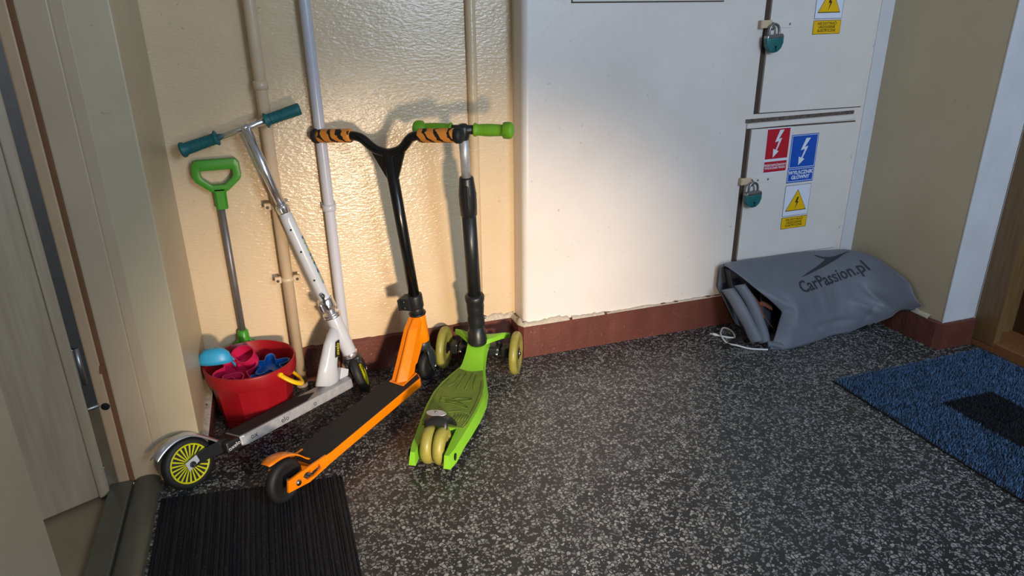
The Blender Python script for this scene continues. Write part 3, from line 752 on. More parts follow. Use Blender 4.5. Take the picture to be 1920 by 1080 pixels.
    b = B(); b.lathe([(.0265, .070), (.029, .076), (.0295, .10), (.027, .118), (.0285, .122), (.0305, .150), (.029, .165), (.032, .168), (.0335, .176), (.0335, .186), (.030, .192), (.020, .194)], F, 28); fj = obj('folding_joint', b, 'black_plastic', R, **L)
    b = B(); b.cyl(F @ V((.010, -.027, .100)), F @ V((.010, -.033, .100)), .006); obj('release_button', b, 'steel', fj, **L)
    b = B(); b.lathe([(.0230, .190), (.0230, .500)], F, 28); obj('column_tube', b, 'black_plastic', R, **L)
    b = B(); b.lathe([(.0235, .478), (.0265, .482), (.0280, .52), (.0280, .545), (.0285, .550), (.027, .560), (.0225, .602), (.021, .606), (.014, .607)], F, 28); sl = obj('clamp_sleeve', b, 'black_plastic', R, **L)
    b = B(); b.box((-.027, -.004, .548), (.008, .018, .075), F, bev=.004); obj('clamp_lever', b, 'black_plastic', sl, **L)
    b = B(); b.lathe([(.0150, .600), (.0150, .745)], F, 24); obj('upper_tube', b, 'alu', R, **L)
    tp = F @ V((0, 0, (c1-c0).length))
    b = B(); b.cyl(tp+V((0, -.05, 0)), tp+V((0, .05, 0)), .014); b.lathe([(.016, -.03), (.019, -.02), (.020, .008), (.012, .016), (.0001, .018)], fr(tp, z=cdv), 24); hb = obj('handlebar', b, 'black_plastic', R, **L)
    for s in (-1, 1):
        b = B(); pr = [(.013, 0), (.019, .001), (.0205, .004), (.0175, .010), (.0165, .013), (.018, .03), (.0185, .05), (.0175, .075), (.0165, .086), (.0215, .089)]
        for q in range(5): pr += [(.0235+.002*sin(pi*(q+.5)/5), .091+.005*q), (.0222+.002*sin(pi*(q+.9)/5), .0945+.005*q)]
        pr += [(.019, .1175), (.010, .121), (.0001, .122)]
        b.lathe(pr, fr(tp+V((0, s*.033, 0)), z=(0, s, 0)), 28); obj('grip', b, 'lime_grip', hb, **L)
green_scooter()

# ------------------------------------------------------------------ pipes on the wall
def clamp_ring(b, x, y, z, r, h=.020): b.lathe([(r, 0), (r+.0035, .001), (r+.0035, h-.001), (r, h)], T(x, y, z-h/2), 24)
def pipe_tan():
    x, y, r = 0.001, 2.240, .0175
    R = thing('wall_pipe', 'thick tan painted pipe on the wall behind the white scooter stem and red bucket', 'pipe', (x, y, 0), group=None)
    b = B(); b.tube([(x, y, .0), (x, y, TOP)], r, 24); obj('pipe_tube', b, 'pipe_tan', R)
    b = B(); b.lathe([(.0178, 0), (.0195, .002), (.019, .012), (.0178, .014)], T(x, y, 0), 20); obj('floor_collar', b, 'plaster', R)
    b = B(); clamp_ring(b, x, y, 1.002, r, .026); c = obj('pipe_clamp', b, 'pipe_tan', R)
    for z in (.640, .396):
        b = B(); clamp_ring(b, x, y, z, r, .014)
        c = obj('pipe_clamp', b, 'pipe_tan', R)
        for s in (-1, 1):
            b = B(); b.box((x+s*.029, y-.002, z), (.020, .012, .022), bev=.002); e = obj('clamp_ear', b, 'pipe_tan', c)
            # screws sit in the ears
            b = B(); b.lathe([(.0048, 0), (.0048, .0015), (.003, .003), (.0001, .003)], fr((x+s*.030, y-.008, z-.002), z=(0, -1, 0)), 12); s_ = obj('screw', b, 'rust', c)
pipe_tan()
def pipe_white():
    x, y, r = .157, 2.243, .0165
    R = thing('wall_pipe', 'white plastic pipe on the wall, right of the tan pipe, ending behind the white scooter', 'pipe', (x, y, 0))
    pts = [(x-.006, y, TOP), (x-.006, y, 1.25), (x, y, .62), (x+.004, y, .12), (x+.003, y, .0)]
    b = B(); b.tube(pts, r, 24); obj('pipe_tube', b, 'pipe_white', R)
    b = B(); clamp_ring(b, x, y, .618, r+.001, .022)
    b.box((x, 2.264, .624), (.046, .020, .012), bev=.002)
    obj('pipe_clamp', b, 'pipe_white', R)
    b = B(); b.lathe([(r+.001, 0), (r+.004, .001), (r+.004, .055), (r+.001, .058)], T(x+.003, y, 0), 24); obj('base_socket', b, 'pipe_tan', R)
pipe_white()
def pipe_side():
    x, y, r = .650, 2.268, .0165
    R = thing('wall_pipe', 'slim cream pipe half sunk into wall beside the corner, behind the green scooter', 'pipe', (x, y, .128))
    b = B(); b.tube([(x, y, .129), (x+.002, y, 1.0), (x, y, TOP)], r, 20); obj('pipe_tube', b, 'wall_gloss', R)
pipe_side()

# ------------------------------------------------------------------ toy shovel, bucket and sand toys
def shovel():
    top, foot = V((-.152, 2.233, .800)), V((-.160, 2.262, .215))
    ax = (top-foot).normalized()
    R = thing('toy_shovel', 'toy shovel with green D handle and metal shaft standing behind the red bucket', 'shovel', (-.16, 2.25, 0))
    s0 = V((-.1605, 2.246, .640)); s1 = V((-.160, 2.236, .205))
    b = B(); b.tube([(-.1615, 2.247, .665), (-.1605, 2.250, .42), (-.160, 2.252, .195)], .0100, 20); obj('shaft', b, 'shaft_metal', R)
    G = fr((-.1575, 2.247, .650), x=(1, 0, 0), y=(.09, 0, 1))
    b = B()
    b.loft([[V((.0165*cos(a), .013*sin(a), 0)) for a in []] or [G @ V((w*cx, y, d*cz)) for cx, cz in ((-1, -.6), (-.6, -1), (.6, -1), (1, -.6), (1, .6), (.6, 1), (-.6, 1), (-1, .6))] for y, w, d in ((-.005, .0165, .0135), (.045, .0175, .0135), (.056, .024, .0135))], smooth=False)
    out = [(-.024, .050), (.024, .050), (.062, .082), (.068, .094), (.066, .132), (.056, .146), (-.056, .146), (-.066, .132), (-.068, .094), (-.062, .082)]
    inn = [(-.018, .070), (.018, .070), (.041, .090), (.045, .098), (.045, .112), (.042, .115), (-.042, .115), (-.045, .112), (-.045, .098), (-.041, .090)]
    b.ring(out, inn, -.0135, .0135, G, bev=.003)
    obj('d_handle', b, 'shovel_green', R, smooth_angle=30)
    # socket and blade behind the bucket
    b = B(); b.lathe([(.0115, .0), (.0165, -.004), (.0185, -.050), (.016, -.055)], T(-.160, 2.252, .235), 20)
    vs = []; fs = []; n = 9; rows = [(.205, .018, .004), (.188, .036, .006), (.165, .066, .010), (.09, .074, .014), (.03, .060, .010), (.006, .030, .004)]
    for z, w, d in rows:
        for j in range(n):
            t = -1+2*j/(n-1); vs.append((-.16+w*t, 2.2475+.007*t*t*(1 if z < .2 else .2), z))
    for i in range(len(rows)-1):
        for j in range(n-1): fs.append((i*n+j, i*n+j+1, (i+1)*n+j+1, (i+1)*n+j))
    b.faces(vs, fs, True); o = obj('blade', b, 'shovel_green', R); m = o.modifiers.new('s', 'SOLIDIFY'); m.thickness = .003
shovel()

BX, BY, BH, BR = -.143, 2.097, .200, .136
def bucket():
    R = thing('sand_bucket', 'red faceted plastic sand bucket with yellow handle in the corner, full of toys', 'bucket', (BX, BY, 0))
    n = 40
    def ringp(r, z, k=.0):  # softly ten-sided
        out = []
        for i in range(n):
            a = 2*pi*i/n; q = a % (2*pi/10)-pi/10; f = (cos(pi/10)/cos(q))*k+(1-k)
            out.append(V((BX+r*f*cos(a), BY+r*f*sin(a), z)))
        return out
    b = B()
    prof = [(.100, .0, .2), (.104, .002, .2), (.106, .030, .2), (.104, .033, .8), (.111, .037, 1), (.1235, BH-.050, 1), (.1235, BH-.048, .8), (.1335, BH-.044, .15), (.1350, BH-.040, .1), (.1375, BH-.004, .1), (.1365, BH, .1), (.132, BH+.001, .1), (.1295, BH-.004, .1), (.1215, BH-.05, .4), (.106, .040, 1), (.02, .037, 0)]
    b.loft([ringp(r, z, k) for r, z, k in prof], smooth=True)
    obj('bucket_body', b, 'bucket_red', R, smooth_angle=24)
    # handle folded down to the right
    p0, p1 = V((BX+.084, BY-.108, BH-.016)), V((BX+.118, BY-.026, BH-.052))
    mid = (p0+p1)/2; u = (p1-p0)/2; w = V((.040, -.032, -.026))
    b = B(); pts = [mid-u*cos(a)+w*sin(a)*1.0 for a in [pi*i/16 for i in range(17)]]
    b.tube(pts, .0085, 12, flat=.62, up=(0, 0, 1)); obj('handle', b, 'yellow', R)
    for p in (p0, p1):
        b = B(); b.cyl(p-(p-V((BX, BY, p.z))).normalized()*.004, p+(p-V((BX, BY, p.z))).normalized()*.008, .008, bev=.002); obj('handle_pivot', b, 'yellow', R)
bucket()
def clover(name, label, loc, rx, rz, r, h, mat, k=4, amp=.30, grp=None):
    F = T(*loc) @ RZ(rz) @ RX(rx)
    R = thing(name, label, 'sand mould', Mx=F, group=grp); n = 64
    def rr(s, z): return [V(((r*(1-amp+amp*cos(k*a))*s)*cos(a), (r*(1-amp+amp*cos(k*a))*s)*sin(a), z)) for a in [2*pi*i/n for i in range(n)]]
    b = B(); b.loft([rr(.86, 0), rr(.97, h*.9), rr(1.04, h*.92), rr(1.04, h), rr(.93, h), rr(.80, .004), rr(.02, .003)], smooth=True)
    obj('mould_shell', b, mat, R, smooth_angle=35, local=True)
    return R
clover('sand_mould', 'magenta clover shaped sand mould lying open upwards in the red bucket', (BX-.050, BY-.020, .150), 24, 28, .070, .044, 'pink', 4, .26)
R = clover('sand_mould', 'magenta round sand mould tipped upright at the back of the red bucket', (BX-.004, BY+.030, .178), 34, -35, .038, .046, 'pink', 2, .10)
clover('sand_mould', 'smaller magenta sand mould at the front of the red bucket under the clover one', (BX-.052, BY-.070, .146), 12, 50, .033, .036, 'pink', 3, .14)
clover('sand_mould', 'blue starfish sand mould lying in the right half of the red bucket', (BX+.056, BY-.005, .150), 6, 15, .062, .026, 'blue', 5, .26)
clover('sand_mould', 'second blue sand mould tucked under the blue starfish one', (BX+.030, BY-.066, .130), 14, 70, .042, .030, 'blue', 4, .2)
def scoop():
    F = T(BX-.098, BY+.004, BH+.016) @ RZ(-8) @ RX(-6)
    R = thing('sand_scoop', 'light blue sand scoop lying upside down on the left rim of the red bucket', 'scoop', Mx=F)
    n = 28; b = B()
    def rr(s, z): return [V((.050*s*cos(a), .034*s*sin(a)*(1.0 if sin(a) > 0 else .75), z)) for a in [2*pi*i/n for i in range(n)]]
    b.loft([rr(1.0, -.012), rr(.98, .0), rr(.86, .018), rr(.60, .030), rr(.3, .034), rr(.02, .0345)], cap=False)
    o = obj('scoop_bowl', b, 'cyan', R, local=True, smooth_angle=60); m = o.modifiers.new('s', 'SOLIDIFY'); m.thickness = .0025
    b = B(); b.tube([(.030, .010, .004), (.046, .016, -.012), (.058, .022, -.045)], [.008, .007, .0065], 12); obj('scoop_handle', b, 'cyan', R, local=True)
scoop()

# ------------------------------------------------------------------ electric cupboard doors, padlocks, signs
def wp(x, z, d=0): return V((x, PY-d, z))
WALLF = lambda x, z, d=0, rot=0: fr(wp(x, z, d), x=(1, 0, 0), y=(0, 0, 1)) @ RZ(rot)      # local x right, y up, z out of the wall
def cupboard(name, label, x0, x1, z0, z1, hx, hz, screws):
    R = thing(name, label, 'electric cupboard', (x0, PY, z0))
    b = B(); b.box(((x0+x1)/2-.0085, PY+.001, (z0+z1)/2), (x1-x0+.019, .006, z1-z0+.008)); obj('shadow_gap', b, 'gap', R)
    b = B(); b.box(((x0+x1)/2, PY-.006, (z0+z1)/2), (x1-x0, .012, z1-z0), bev=.002); dr = obj('cupboard_door', b, 'hatch', R)
    # hasp: flat bar on the door, staple on the wall edge
    b = B(); b.box((hx+.055, PY-.0135, hz), (.11, .003, .024), bev=.001); hs = obj('hasp', b, 'hatch', R)
    b = B(); b.box((hx-.004, PY-.019, hz+.001), (.044, .004, .026), bev=.0012); b.box((hx-.022, PY-.012, hz), (.004, .020, .026)); obj('hasp_tongue', b, 'pipe_tan', hs)
    b = B(); b.torus(.011, .003, fr((hx+.020, PY-.021, hz-.006), z=(1, 0, 0)), 18, 8); obj('staple', b, 'zinc', R)
    for sx in screws:
        b = B(); b.lathe([(.0042, 0), (.0042, .0012), (.0028, .0025), (.0001, .0025)], fr((hx+sx, PY-.015, hz), z=(0, -1, 0)), 12); obj('screw', b, 'zinc', hs)
    b = B(); b.prism([(.0065*cos(a), .0085*sin(a)) for a in [2*pi*i/16 for i in range(16)]], .012, .0128, WALLF(hx+.051, hz-.064)); obj('keyhole', b, 'black_hole', dr)
    b = B(); b.prism([(.021*cos(a), .024*sin(a)) for a in [2*pi*i/28 for i in range(28)]], .011, .01235, WALLF(hx+.048, hz-.066)); obj('keyhole_plate', b, 'hatch', dr)
    for zz in ((z0+z1)/2-.16, (z0+z1)/2+.13):
        b = B(); b.cyl((x1+.003, PY-.006, zz-.016), (x1+.003, PY-.006, zz+.016), .005, n=12); obj('hinge_pin', b, 'hatch', R)
    return R
cupboard('electric_cupboard', 'upper cream metal electric cupboard door with one yellow sign and padlock, under the top edge', 1.711, 2.186, .838, 1.62, 1.694, 1.142, (.098,))
cupboard('electric_cupboard', 'lower cream metal electric cupboard door with red, blue and yellow signs, above the grey cover', 1.686, 2.172, .268, .780, 1.684, .588, (.052, .098))
# rough joint strip between both doors
sj = thing('joint_strip', 'rough rusty horizontal strip between the two electric cupboard doors', 'strip', (1.91, PY, .81))
b = B(); b.prism([(-.25, -.006), (.245, -.005), (.245, .008), (-.25, .008)], 0, .004, WALLF(1.912, .812, 0, .8)); obj('rust_gap', b, 'rust', sj)
b = B(); b.prism([(-.248, -.009), (.248, -.009), (.248, .009), (-.248, .009)], 0, .008, WALLF(1.915, .795, 0, .8), bev=.002); obj('metal_lath', b, 'hatch', sj)

def padlock(label, x, z, rz):
    F = fr((x, PY-.035, z), x=(1, 0, .0), y=(0, 0, 1)) @ RZ(rz)
    R = thing('padlock', label, 'padlock', Mx=F)
    prof = [(-.034, .020), (-.036, .006), (-.033, -.014), (-.022, -.031), (-.006, -.038), (.012, -.036), (.027, -.024), (.035, -.006), (.035, .012), (.030, .022)]
    b = B(); b.prism(prof, -.011, .011, bev=.0045); o = obj('lock_body', b, 'padlock_teal', R, local=True, smooth_angle=40)
    b = B(); b.prism([(-.036, .011), (.036, .011), (.030, .0245), (-.033, .0225)], -.0117, .0117, bev=.003); obj('lock_shoulder', b, 'zinc', o, local=True)
    b = B(); b.tube(catmull([(-.019, .018, 0), (-.020, .034, 0), (-.015, .050, 0), (0, .057, 0), (.015, .050, 0), (.020, .034, 0), (.019, .018, 0)], 6), .0046, 12); obj('shackle', b, 'zinc', R, local=True)
    b = B(); b.lathe([(.0042, 0), (.0042, .001), (.0001, .001)], T(.002, -.018, .0110), 14); b.box((.002, -.026, .0115), (.003, .012, .001)); obj('keyhole', b, 'black_hole', o, local=True)
M['padlock_teal'] = simple('painted_teal_steel', rgb(34, 108, 110), .35, .1, .22, 60)
padlock('teal padlock hanging on the upper electric cupboard hasp', 1.716, 1.086, 4)
padlock('teal padlock hanging on the lower electric cupboard hasp', 1.706, .528, 3)

M['sign_red'] = simple('red_sign_print', rgb(190, 28, 48), .35, 0, .02)
M['sign_blue'] = simple('blue_sign_print', rgb(14, 84, 186), .35, 0, .02)
M['sign_white'] = simple('white_sign_foil', rgb(226, 232, 244), .35, 0, .02)
M['sign_yellow'] = simple('yellow_sign_print', rgb(240, 190, 8), .35, 0, .02)
M['sign_ink'] = simple('dark_sign_ink', rgb(34, 30, 20), .4)
M['sign_inkblue'] = simple('blue_sign_edge', rgb(40, 66, 120), .4)
def quad(w, h, cx=0, cy=0): return [(cx-w/2, cy-h/2), (cx+w/2, cy-h/2), (cx+w/2, cy+h/2), (cx-w/2, cy+h/2)]
BOLT = [(.020, .062), (-.004, .062), (-.024, .004), (-.004, .008), (-.016, -.030), (-.030, -.026), (-.024, -.066), (.004, -.036), (-.008, -.033), (.012, .026), (-.006, .022)]
BOLT = [(.030, .064), (.006, .064), (-.016, .008), (.006, .012), (-.008, -.028), (-.022, -.022), (-.020, -.064), (.010, -.036), (-.001, -.031), (.022, .026), (.004, .022)]
BOLT2 = [(.014, .040), (.000, .040), (-.012, .004), (.001, .006), (-.010, -.040), (.014, .014), (.002, .012)]
ST = .0125
def sign_root(label, x, z, rot): return thing('warning_sign', label, 'sign', Mx=WALLF(x, z, ST, rot))
def lay(name, polys, mat, h, parent, t=.00025):
    b = B()
    for p in polys: b.prism(p, h, h+t)
    return obj(name, b, mat, parent, local=True)
def words(s, size, cy, mat, h, parent, sx=1, bold=.0, cx=0):
    b = text_bm(s, size, .00008, sx=sx, bold=bold); b.xf(T(cx, cy, h+.00015)); return obj('lettering', b, mat, parent, local=True)
# red fire switch sign
R = sign_root('red sign with white lightning arrow, left of the blue sign on lower electric door', 1.8085, .6945, .8)
lay('sign_sheet', [quad(.110, .172)], 'sign_white', 0, R, .0004)
f = lay('symbol_field', [quad(.102, .112, 0, .026)], 'sign_red', .0004, R)
lay('lightning_arrow', [[(x*.80, y*.80+.026) for x, y in BOLT]], 'sign_white', .0007, f)
f = lay('text_field', [quad(.102, .040, 0, -.060)], 'sign_red', .0004, R)
words('PRZECIWPO\u017bAROWY\nWY\u0141\u0104CZNIK PR\u0104DU', .0116, -.060, 'sign_white', .0007, f, .86, .0003)
# blue main switch sign
R = sign_root('blue main switch sign with white lightning arrow on the lower electric door', 1.934, .656, .6)
lay('sign_sheet', [quad(.125, .186)], 'sign_blue', 0, R, .0004)
b = B()
for w, h, cy in ((.119, .124, .028), (.119, .050, -.0635)): b.ring(quad(w, h, 0, cy), quad(w-.004, h-.004, 0, cy), .0004, .0007)
obj('white_border', b, 'sign_white', R, local=True)
lay('lightning_arrow', [[(x*.88, y*.80+.026) for x, y in BOLT]], 'sign_white', .0006, R)
words('WY\u0141\u0104CZNIK\nG\u0141\u00d3WNY', .0196, -.0635, 'sign_white', .0005, R, .98, .0007)
def hv_sign(label, x, z, rot):
    R = sign_root(label, x, z, rot)
    w, h = .122, .176
    a = lay('sign_sheet', [quad(w, .124, 0, h/2-.062)], 'sign_inkblue', 0, R, .0003); lay('white_field', [quad(w-.003, .121, 0, h/2-.062)], 'sign_white', .0003, a)
    cy = h/2-.066
    tri = lambda s: [(-.050*s, cy-.040*s+.002), (.050*s, cy-.040*s+.002), (0, cy+.046*s+.002)]
    t = lay('triangle_edge', [tri(1)], 'sign_ink', .0006, R); lay('yellow_triangle', [tri(.93)], 'sign_yellow', .0008, t)
    lay('lightning_bolt', [[(x_*.62, y_*.62+cy-.008) for x_, y_ in BOLT2]], 'sign_ink', .0011, t)
    f = lay('text_field', [quad(w, .047, 0, -h/2+.0235)], 'sign_ink', 0, R, .0003); y = lay('yellow_field', [quad(w-.003, .044, 0, -h/2+.0235)], 'sign_yellow', .0003, f)
    words('NIE DOTYKA\u0106!\nURZ\u0104DZENIE\nELEKTRYCZNE', .0125, -h/2+.0238, 'sign_ink', .0006, f, .98, .0002)
hv_sign('yellow high voltage sign under the blue sign on lower electric door', 1.935, .465, .6)
hv_sign('yellow high voltage sign on the upper electric door', 1.957, 1.193, .6)

# ------------------------------------------------------------------ grey car cover in the corner
def cover_mat():
    t = NT('grey_cover_fabric'); v = t.coords()
    t.link(t.ramp(t.noise(v, 5, 4), [(.3, rgb(100, 104, 114)), (.7, rgb(114, 118, 128))]), t.b.inputs['Base Color'])
    t.b.inputs['Roughness'].default_value = .55; t.b.inputs['Sheen Weight'].default_value = .15
    t.bump(t.noise(v, 40, 3), .12, .004); return t.m
M['cover'] = cover_mat(); M['cover_print'] = simple('dark_cover_print', rgb(48, 50, 58), .6); M['strap'] = simple('black_strap', rgb(22, 22, 24), .8)
M['cover_inner'] = simple('dark_cover_lining', rgb(52, 54, 60), .7); M['brown_lining'] = simple('red_brown_strap', rgb(126, 66, 44), .7)
def cover():
    R = thing('car_cover', 'folded grey car cover with printed wording lying in the corner under the electric door', 'car cover', (1.95, 2.03, 0))
    topc = [(1.594, 2.10, .279), (1.70, 2.135, .280), (1.80, 2.147, .277), (1.975, 2.150, .276), (2.129, 2.140, .268), (2.205, 2.10, .268), (2.240, 2.027, .260), (2.248, 1.94, .238), (2.250, 1.862, .214), (2.250, 1.822, .168), (2.250, 1.790, .142)]
    botc = [(1.676, 1.904, .002), (1.740, 1.885, .002), (1.803, 1.889, .002), (1.900, 1.903, .002), (1.983, 1.922, .002), (2.060, 1.922, .002), (2.120, 1.932, .004), (2.175, 1.925, .022), (2.215, 1.895, .055), (2.235, 1.865, .095), (2.248, 1.800, .130)]
    tc = catmull(topc, 7); bc = catmull(botc, 7); ns = len(tc); nt = 44
    b = B(); rows = []
    for i in range(ns):
        s = i/(ns-1); A = tc[i]; C = bc[i]; col = []
        # back and top rows first
        by = min(2.160, A.y+.045); bx = min(A.x, 2.245)
        col += [V((min(C.x+.02, 2.24), min(by, 2.155) if s < .6 else max(C.y, A.y-.01), .003 if s < .7 else max(.004, C.z-.004))), V((bx, by, A.z*.55+.02)), V((bx, by, A.z-.02)), V((bx, (by+A.y)/2, A.z-.002))]
        for j in range(nt):
            t = j/(nt-1); p = A.lerp(C, t)
            bul = sin(pi*min(1, t*1.02))**.8 if 0 < t < 1 else 0
            nrm = V((-.05, -.80, .55)); p = p+nrm*.052*bul*(1-.75*s**3)*(.35+.65*min(1, s*5+.1))
            # notch of the open left end
            tn = .64; nt_ = (t/tn if t < tn else (1-t)/(1-tn)); k = max(0, 1-s/.34)**1.4
            p.x += .135*nt_*k*.95; p.y += .018*nt_*k
            # creases
            w = 0
            q = V((p.x*7, p.z*9, 0)); w += .010*noise.noise(V((p.x*6+3, p.y*2, p.z*8)))+.004*noise.noise(V((p.x*18, 5, p.z*16)))
            def crease(x0, z0, x1, z1, wd, am):
                d = V((x1-x0, z1-z0)); L = d.length; u = d/L; r = V((p.x-x0, p.z-z0)); a = r.dot(u)/L
                if -.15 < a < 1.15:
                    e = abs(r.x*u.y-r.y*u.x); f = max(0, 1-abs(a-.5)/.65)
                    return am*math.exp(-(e/wd)**2)*f
                return 0
            w += crease(2.05, .22, 2.02, .09, .010, -.012)+crease(1.96, .20, 1.965, .09, .012, .008)+crease(1.90, .055, 2.10, .050, .010, -.014)
            w += crease(1.88, .07, 1.94, .02, .008, -.014)+crease(2.08, .12, 2.20, .06, .014, .013)+crease(2.15, .17, 2.22, .10, .014, -.014)+crease(1.70, .20, 1.82, .12, .012, .006)+crease(2.17, .10, 2.14, .03, .010, -.014)
            edge = min(1, t*8)*min(1, (1-t)*8)
            p = p+V((0, -.8, .5))*w*edge
            p.z = max(p.z, .002); p.x = min(p.x, 2.251)
            col.append(p)
        rows.append(col)
    m = len(rows[0]); vs = [v for c in rows for v in c]; fs = []
    for i in range(ns-1):
        for j in range(m-1): fs.append((i*m+j, (i+1)*m+j, (i+1)*m+j+1, i*m+j+1))
        fs.append((i*m+m-1, (i+1)*m+m-1, (i+1)*m, i*m))
    fs.append(tuple((ns-1)*m+j for j in range(m)))
    b.faces(vs, fs, True)
    bmesh.ops.recalc_face_normals(b.bm, faces=b.bm.faces[:])
    tree = BVHTree.FromBMesh(b.bm)
    bo = obj('cover_body', b, 'cover', R); md = bo.modifiers.new('s', 'SOLIDIFY'); md.thickness = .003; md.offset = -1
    # print projected on the cloth
    d = V((.02, .80, -.60)).normalized()
    def project(bx, name, mat):
        bmesh.ops.triangulate(bx.bm, faces=bx.bm.faces[:])
        for _ in range(2):
            es = [e for e in bx.bm.edges if e.calc_length() > .009]
            if es: bmesh.ops.subdivide_edges(bx.bm, edges=es, cuts=1); bmesh.ops.triangulate(bx.bm, faces=bx.bm.faces[:])
        for v in bx.bm.verts:
            h = tree.ray_cast(v.co-d*.5, d)
            if h[0] is not None: v.co = h[0]-d*.0012
        return obj(name, bx, mat, bo)
    PF = fr((2.032, 2.02, .203), x=(1, .05, .145), y=(-.02, .55, .80))
    bt = text_bm('CarPassion.pl', .071, 0, sx=.90, bold=.0012); bt.xf(PF); project(bt, 'lettering', 'cover_print')
    fish = [(-.150, .040, .041), (-.11, .043, .053), (-.06, .050, .066), (-.02, .056, .078), (.010, .062, .090), (.026, .065, .112), (.030, .066, .104), (.050, .070, .098), (.080, .076, .094), (.105, .084, .095), (.130, .090, .096), (.148, .093, .094)]
    bx = B(); vs = []; fs = []
    fy = lambda y: .040+(y-.040)*.74
    for x, lo, hi in fish: vs += [(x+.018, fy(lo), 0), (x+.018, fy(hi), 0)]
    for i in range(len(fish)-1): fs.append((2*i, 2*i+2, 2*i+3, 2*i+1))
    q = len(vs); vs += [(.030, fy(.100), 0), (.046, fy(.100), 0), (.016, fy(.132), 0), (.004, fy(.136), 0)]; fs.append((q, q+1, q+2, q+3))
    bx.faces(vs, fs, False, 0, PF); project(bx, 'printed_emblem', 'cover_print')
    # rolled flap at the open end
    def slab(pts, wdir, w, th, name, mat):
        bb = B(); k = 14; rings = []
        wd = V(wdir).normalized()
        for i, p in enumerate(catmull(pts, 6)):
            tan = (V(pts[-1])-V(pts[0])).normalized(); nn = wd.cross(tan).normalized()
            ww = w*(1+.1*noise.noise((i*.3, 1, 2))); tt = th*(1+.2*noise.noise((i*.35, 4, 2)))
            rings.append([p+wd*ww*cos(2*pi*j/k)+nn*tt*sin(2*pi*j/k) for j in range(k)])
        bb.loft(rings); return obj(name, bb, mat, R)
    slab([(1.594, 2.085, .192), (1.612, 2.045, .150), (1.638, 1.985, .070), (1.650, 1.945, .020)], (.8, -.45, .25), .024, .013, 'rolled_flap', 'cover')
    slab([(1.640, 2.075, .206), (1.664, 2.030, .150), (1.676, 1.975, .075), (1.674, 1.935, .018)], (.8, -.45, .25), .022, .012, 'rolled_flap', 'cover')
    slab([(1.612, 2.13, .262), (1.640, 2.11, .15), (1.66, 2.05, .03)], (.3, .9, 0), .040, .006, 'inner_layer', 'cover_inner')
    slab([(1.82, 2.13, .20), (1.80, 2.09, .13), (1.80, 2.03, .02)], (.8, .5, 0), .09, .006, 'inner_layer', 'cover_inner')
    slab([(1.694, 2.070, .165), (1.712, 2.045, .130), (1.722, 2.010, .080)], (1, .2, -.3), .010, .004, 'brown_strap', 'brown_lining')
    slab([(1.700, 2.050, .115), (1.730, 2.040, .128), (1.762, 2.020, .112)], (.2, .3, 1), .010, .004, 'brown_strap', 'brown_lining')
    bb = B(); bb.tube([(1.705, 2.045, .12), (1.735, 1.985, .06), (1.75, 1.965, .035)], .0012, 6); obj('cord', bb, 'brown_lining', R)
    slab([(1.680, 1.925, .016), (1.715, 1.902, .012), (1.730, 1.893, .006)], (.1, .4, 1), .014, .012, 'hem_corner', 'cover')
    slab([(1.528, 1.974, .004), (1.560, 1.990, .006), (1.600, 2.004, .010), (1.657, 2.015, .030)], (.3, -.9, 0), .012, .0022, 'black_strap', 'strap')
cover()
R = thing('white_cable', 'thin white cable looped on the floor at the open end of the grey cover', 'cable', (1.59, 2.06, 0))
b = B(); b.tube(catmull([(1.563, 2.074, .0045), (1.587, 2.051, .004), (1.612, 2.034, .004), (1.628, 2.055, .004), (1.640, 2.090, .004), (1.638, 2.115, .004), (1.625, 2.126, .004), (1.602, 2.106, .004), (1.572, 2.065, .0095), (1.558, 2.005, .004), (1.573, 1.964, .0105), (1.610, 1.935, .004), (1.650, 1.913, .004), (1.668, 1.905, .004)], 8), .0036, 10); obj('cord', b, 'cable', R)
b = B(); b.tube([(1.549, 2.090, .006), (1.557, 2.081, .006), (1.564, 2.073, .005)], [.0058, .0058, .004], 12); b.box((1.546, 2.0935, .006), (.008, .007, .005), bev=.001); obj('plug', b, 'cable', R)

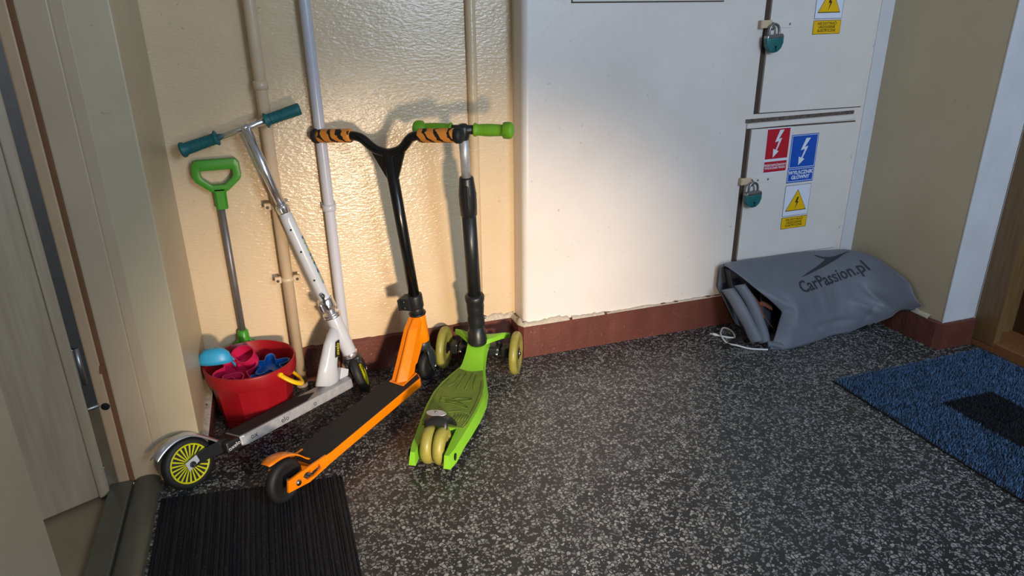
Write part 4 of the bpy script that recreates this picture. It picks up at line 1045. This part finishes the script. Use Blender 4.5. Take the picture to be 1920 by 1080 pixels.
# ------------------------------------------------------------------ mats
def ribbed_mat():
    x0, x1, y0 = -.392, .073, .85
    top = lambda x: 1.672+(x1-x)*.145
    R = thing('door_mat', 'dark charcoal ribbed door mat under the orange scooter at the left threshold', 'mat', ((x0+x1)/2, 1.25, 0))
    t = NT('charcoal_carpet'); f = t.noise(t.coords((1, .6, 1)), 260, 4, .75); g = t.noise(t.coords((1, .04, 1)), 120, 2)
    c = t.ramp(f, [(.3, rgb(20, 20, 22)), (.5, rgb(36, 36, 39)), (.72, rgb(62, 62, 66))])
    c = t.mix(t.ramp(g, [(.4, (.5, .5, .5, 1)), (.55, (0, 0, 0, 1))]), c, rgb(20, 20, 22))
    t.link(c, t.b.inputs['Base Color']); t.b.inputs['Roughness'].default_value = .97; t.b.inputs['Specular IOR Level'].default_value = .15; t.bump(f, .8, .003)
    M['charcoal'] = t.m
    b = B(); b.prism([(x0, y0), (x1, y0), (x1, top(x1)), (x0, top(x0))], 0, .003); obj('mat_backing', b, 'black_rubber', R)
    b = B(); x = x0+.002; rnd = random.Random(3)
    while x < x1-.004:
        w = min(rnd.choice((.004, .006, .009, .013)), x1-.001-x); h = rnd.uniform(.0042, .0056); k = 110; y1 = top(x)-.001
        rows = []
        for i in range(k+1):
            y = y0+(y1-y0)*i/k; hh = h+.0014*noise.noise((x*200, y*160, 1)); o = .0009*noise.noise((x*100, y*120, 7))
            rows.append([V((x+o, y, .002)), V((x+o+w*.18, y, hh)), V((x+o+w*.5, y, hh+.0006)), V((x+o+w*.82, y, hh)), V((x+o+w, y, .002))])
        vs = [p for r in rows for p in r]; fs = []
        for i in range(k):
            for j in range(4): fs.append((i*5+j, i*5+j+1, (i+1)*5+j+1, (i+1)*5+j))
        b.faces(vs, fs, True); x += w+rnd.choice((.0003, .0006, .0015, .003))
    o = obj('ribbed_pile', b, 'charcoal', R); o['kind'] = 'stuff'
ribbed_mat()
def tufted_mat():
    x0, x1, y0, y1 = 1.722, 2.400, .86, 1.632
    R = thing('door_mat', 'blue tufted turf door mat with dark rectangle in front of the brown door', 'mat', ((x0+x1)/2, (y0+y1)/2, 0))
    b = B(); b.box(((x0+x1)/2, (y0+y1)/2, .003), (x1-x0, y1-y0, .006), bev=.001); obj('mat_backing', b, 'black_rubber', R)
    t = NT('blue_pile'); f = t.noise(t.coords(), 120, 3, .6)
    t.link(t.ramp(f, [(.3, rgb(56, 84, 116)), (.55, rgb(80, 114, 152)), (.75, rgb(104, 140, 176))]), t.b.inputs['Base Color']); t.b.inputs['Roughness'].default_value = .75; M['blue_pile'] = t.m
    M['dark_pile'] = simple('dark_pile', rgb(24, 26, 34), .8, 0, .2, 120)
    rnd = random.Random(11); vs = []; fs = []; mi = []
    def blades(test, name, mat):
        vs = []; fs = []; st = .0058; y = y0+.003
        while y < y1-.002:
            x = x0+.003
            while x < x1-.002:
                if test(x, y):
                    for k in range(2):
                        px = x+rnd.uniform(-.003, .003); py = y+rnd.uniform(-.003, .003); a = rnd.uniform(0, 2*pi); h = rnd.uniform(.011, .018); w = .0016
                        lx = .004*noise.noise((px*30, py*30, 0))+rnd.uniform(-.003, .003); ly = .004*noise.noise((px*30, py*30, 9))+rnd.uniform(-.003, .003)
                        dx, dy = w*cos(a), w*sin(a); n = len(vs)
                        vs += [(px-dx, py-dy, .004), (px+dx, py+dy, .004), (px+dx*.8+lx*.5, py+dy*.8+ly*.5, h*.6), (px-dx*.8+lx*.5, py-dy*.8+ly*.5, h*.6), (px+lx, py+ly, h)]
                        fs += [(n, n+1, n+2, n+3), (n+3, n+2, n+4)]
                x += st
            y += st
        me = bpy.data.meshes.new(name); inv = RM[R.name].inverted()
        me.from_pydata([inv @ V(v) for v in vs], [], fs); me.materials.append(M[mat]); o = bpy.data.objects.new(name, me); COL.objects.link(o); o.parent = R; o['kind'] = 'stuff'; return o
    ins = lambda x, y: 1.937 < x < 2.150 and 1.02 < y < 1.388
    blades(lambda x, y: not ins(x, y), 'tuft_pile', 'blue_pile')
    o = blades(ins, 'dark_tuft_pile', 'dark_pile'); o['label'] = 'dark rectangle of pile in the blue mat'
tufted_mat()
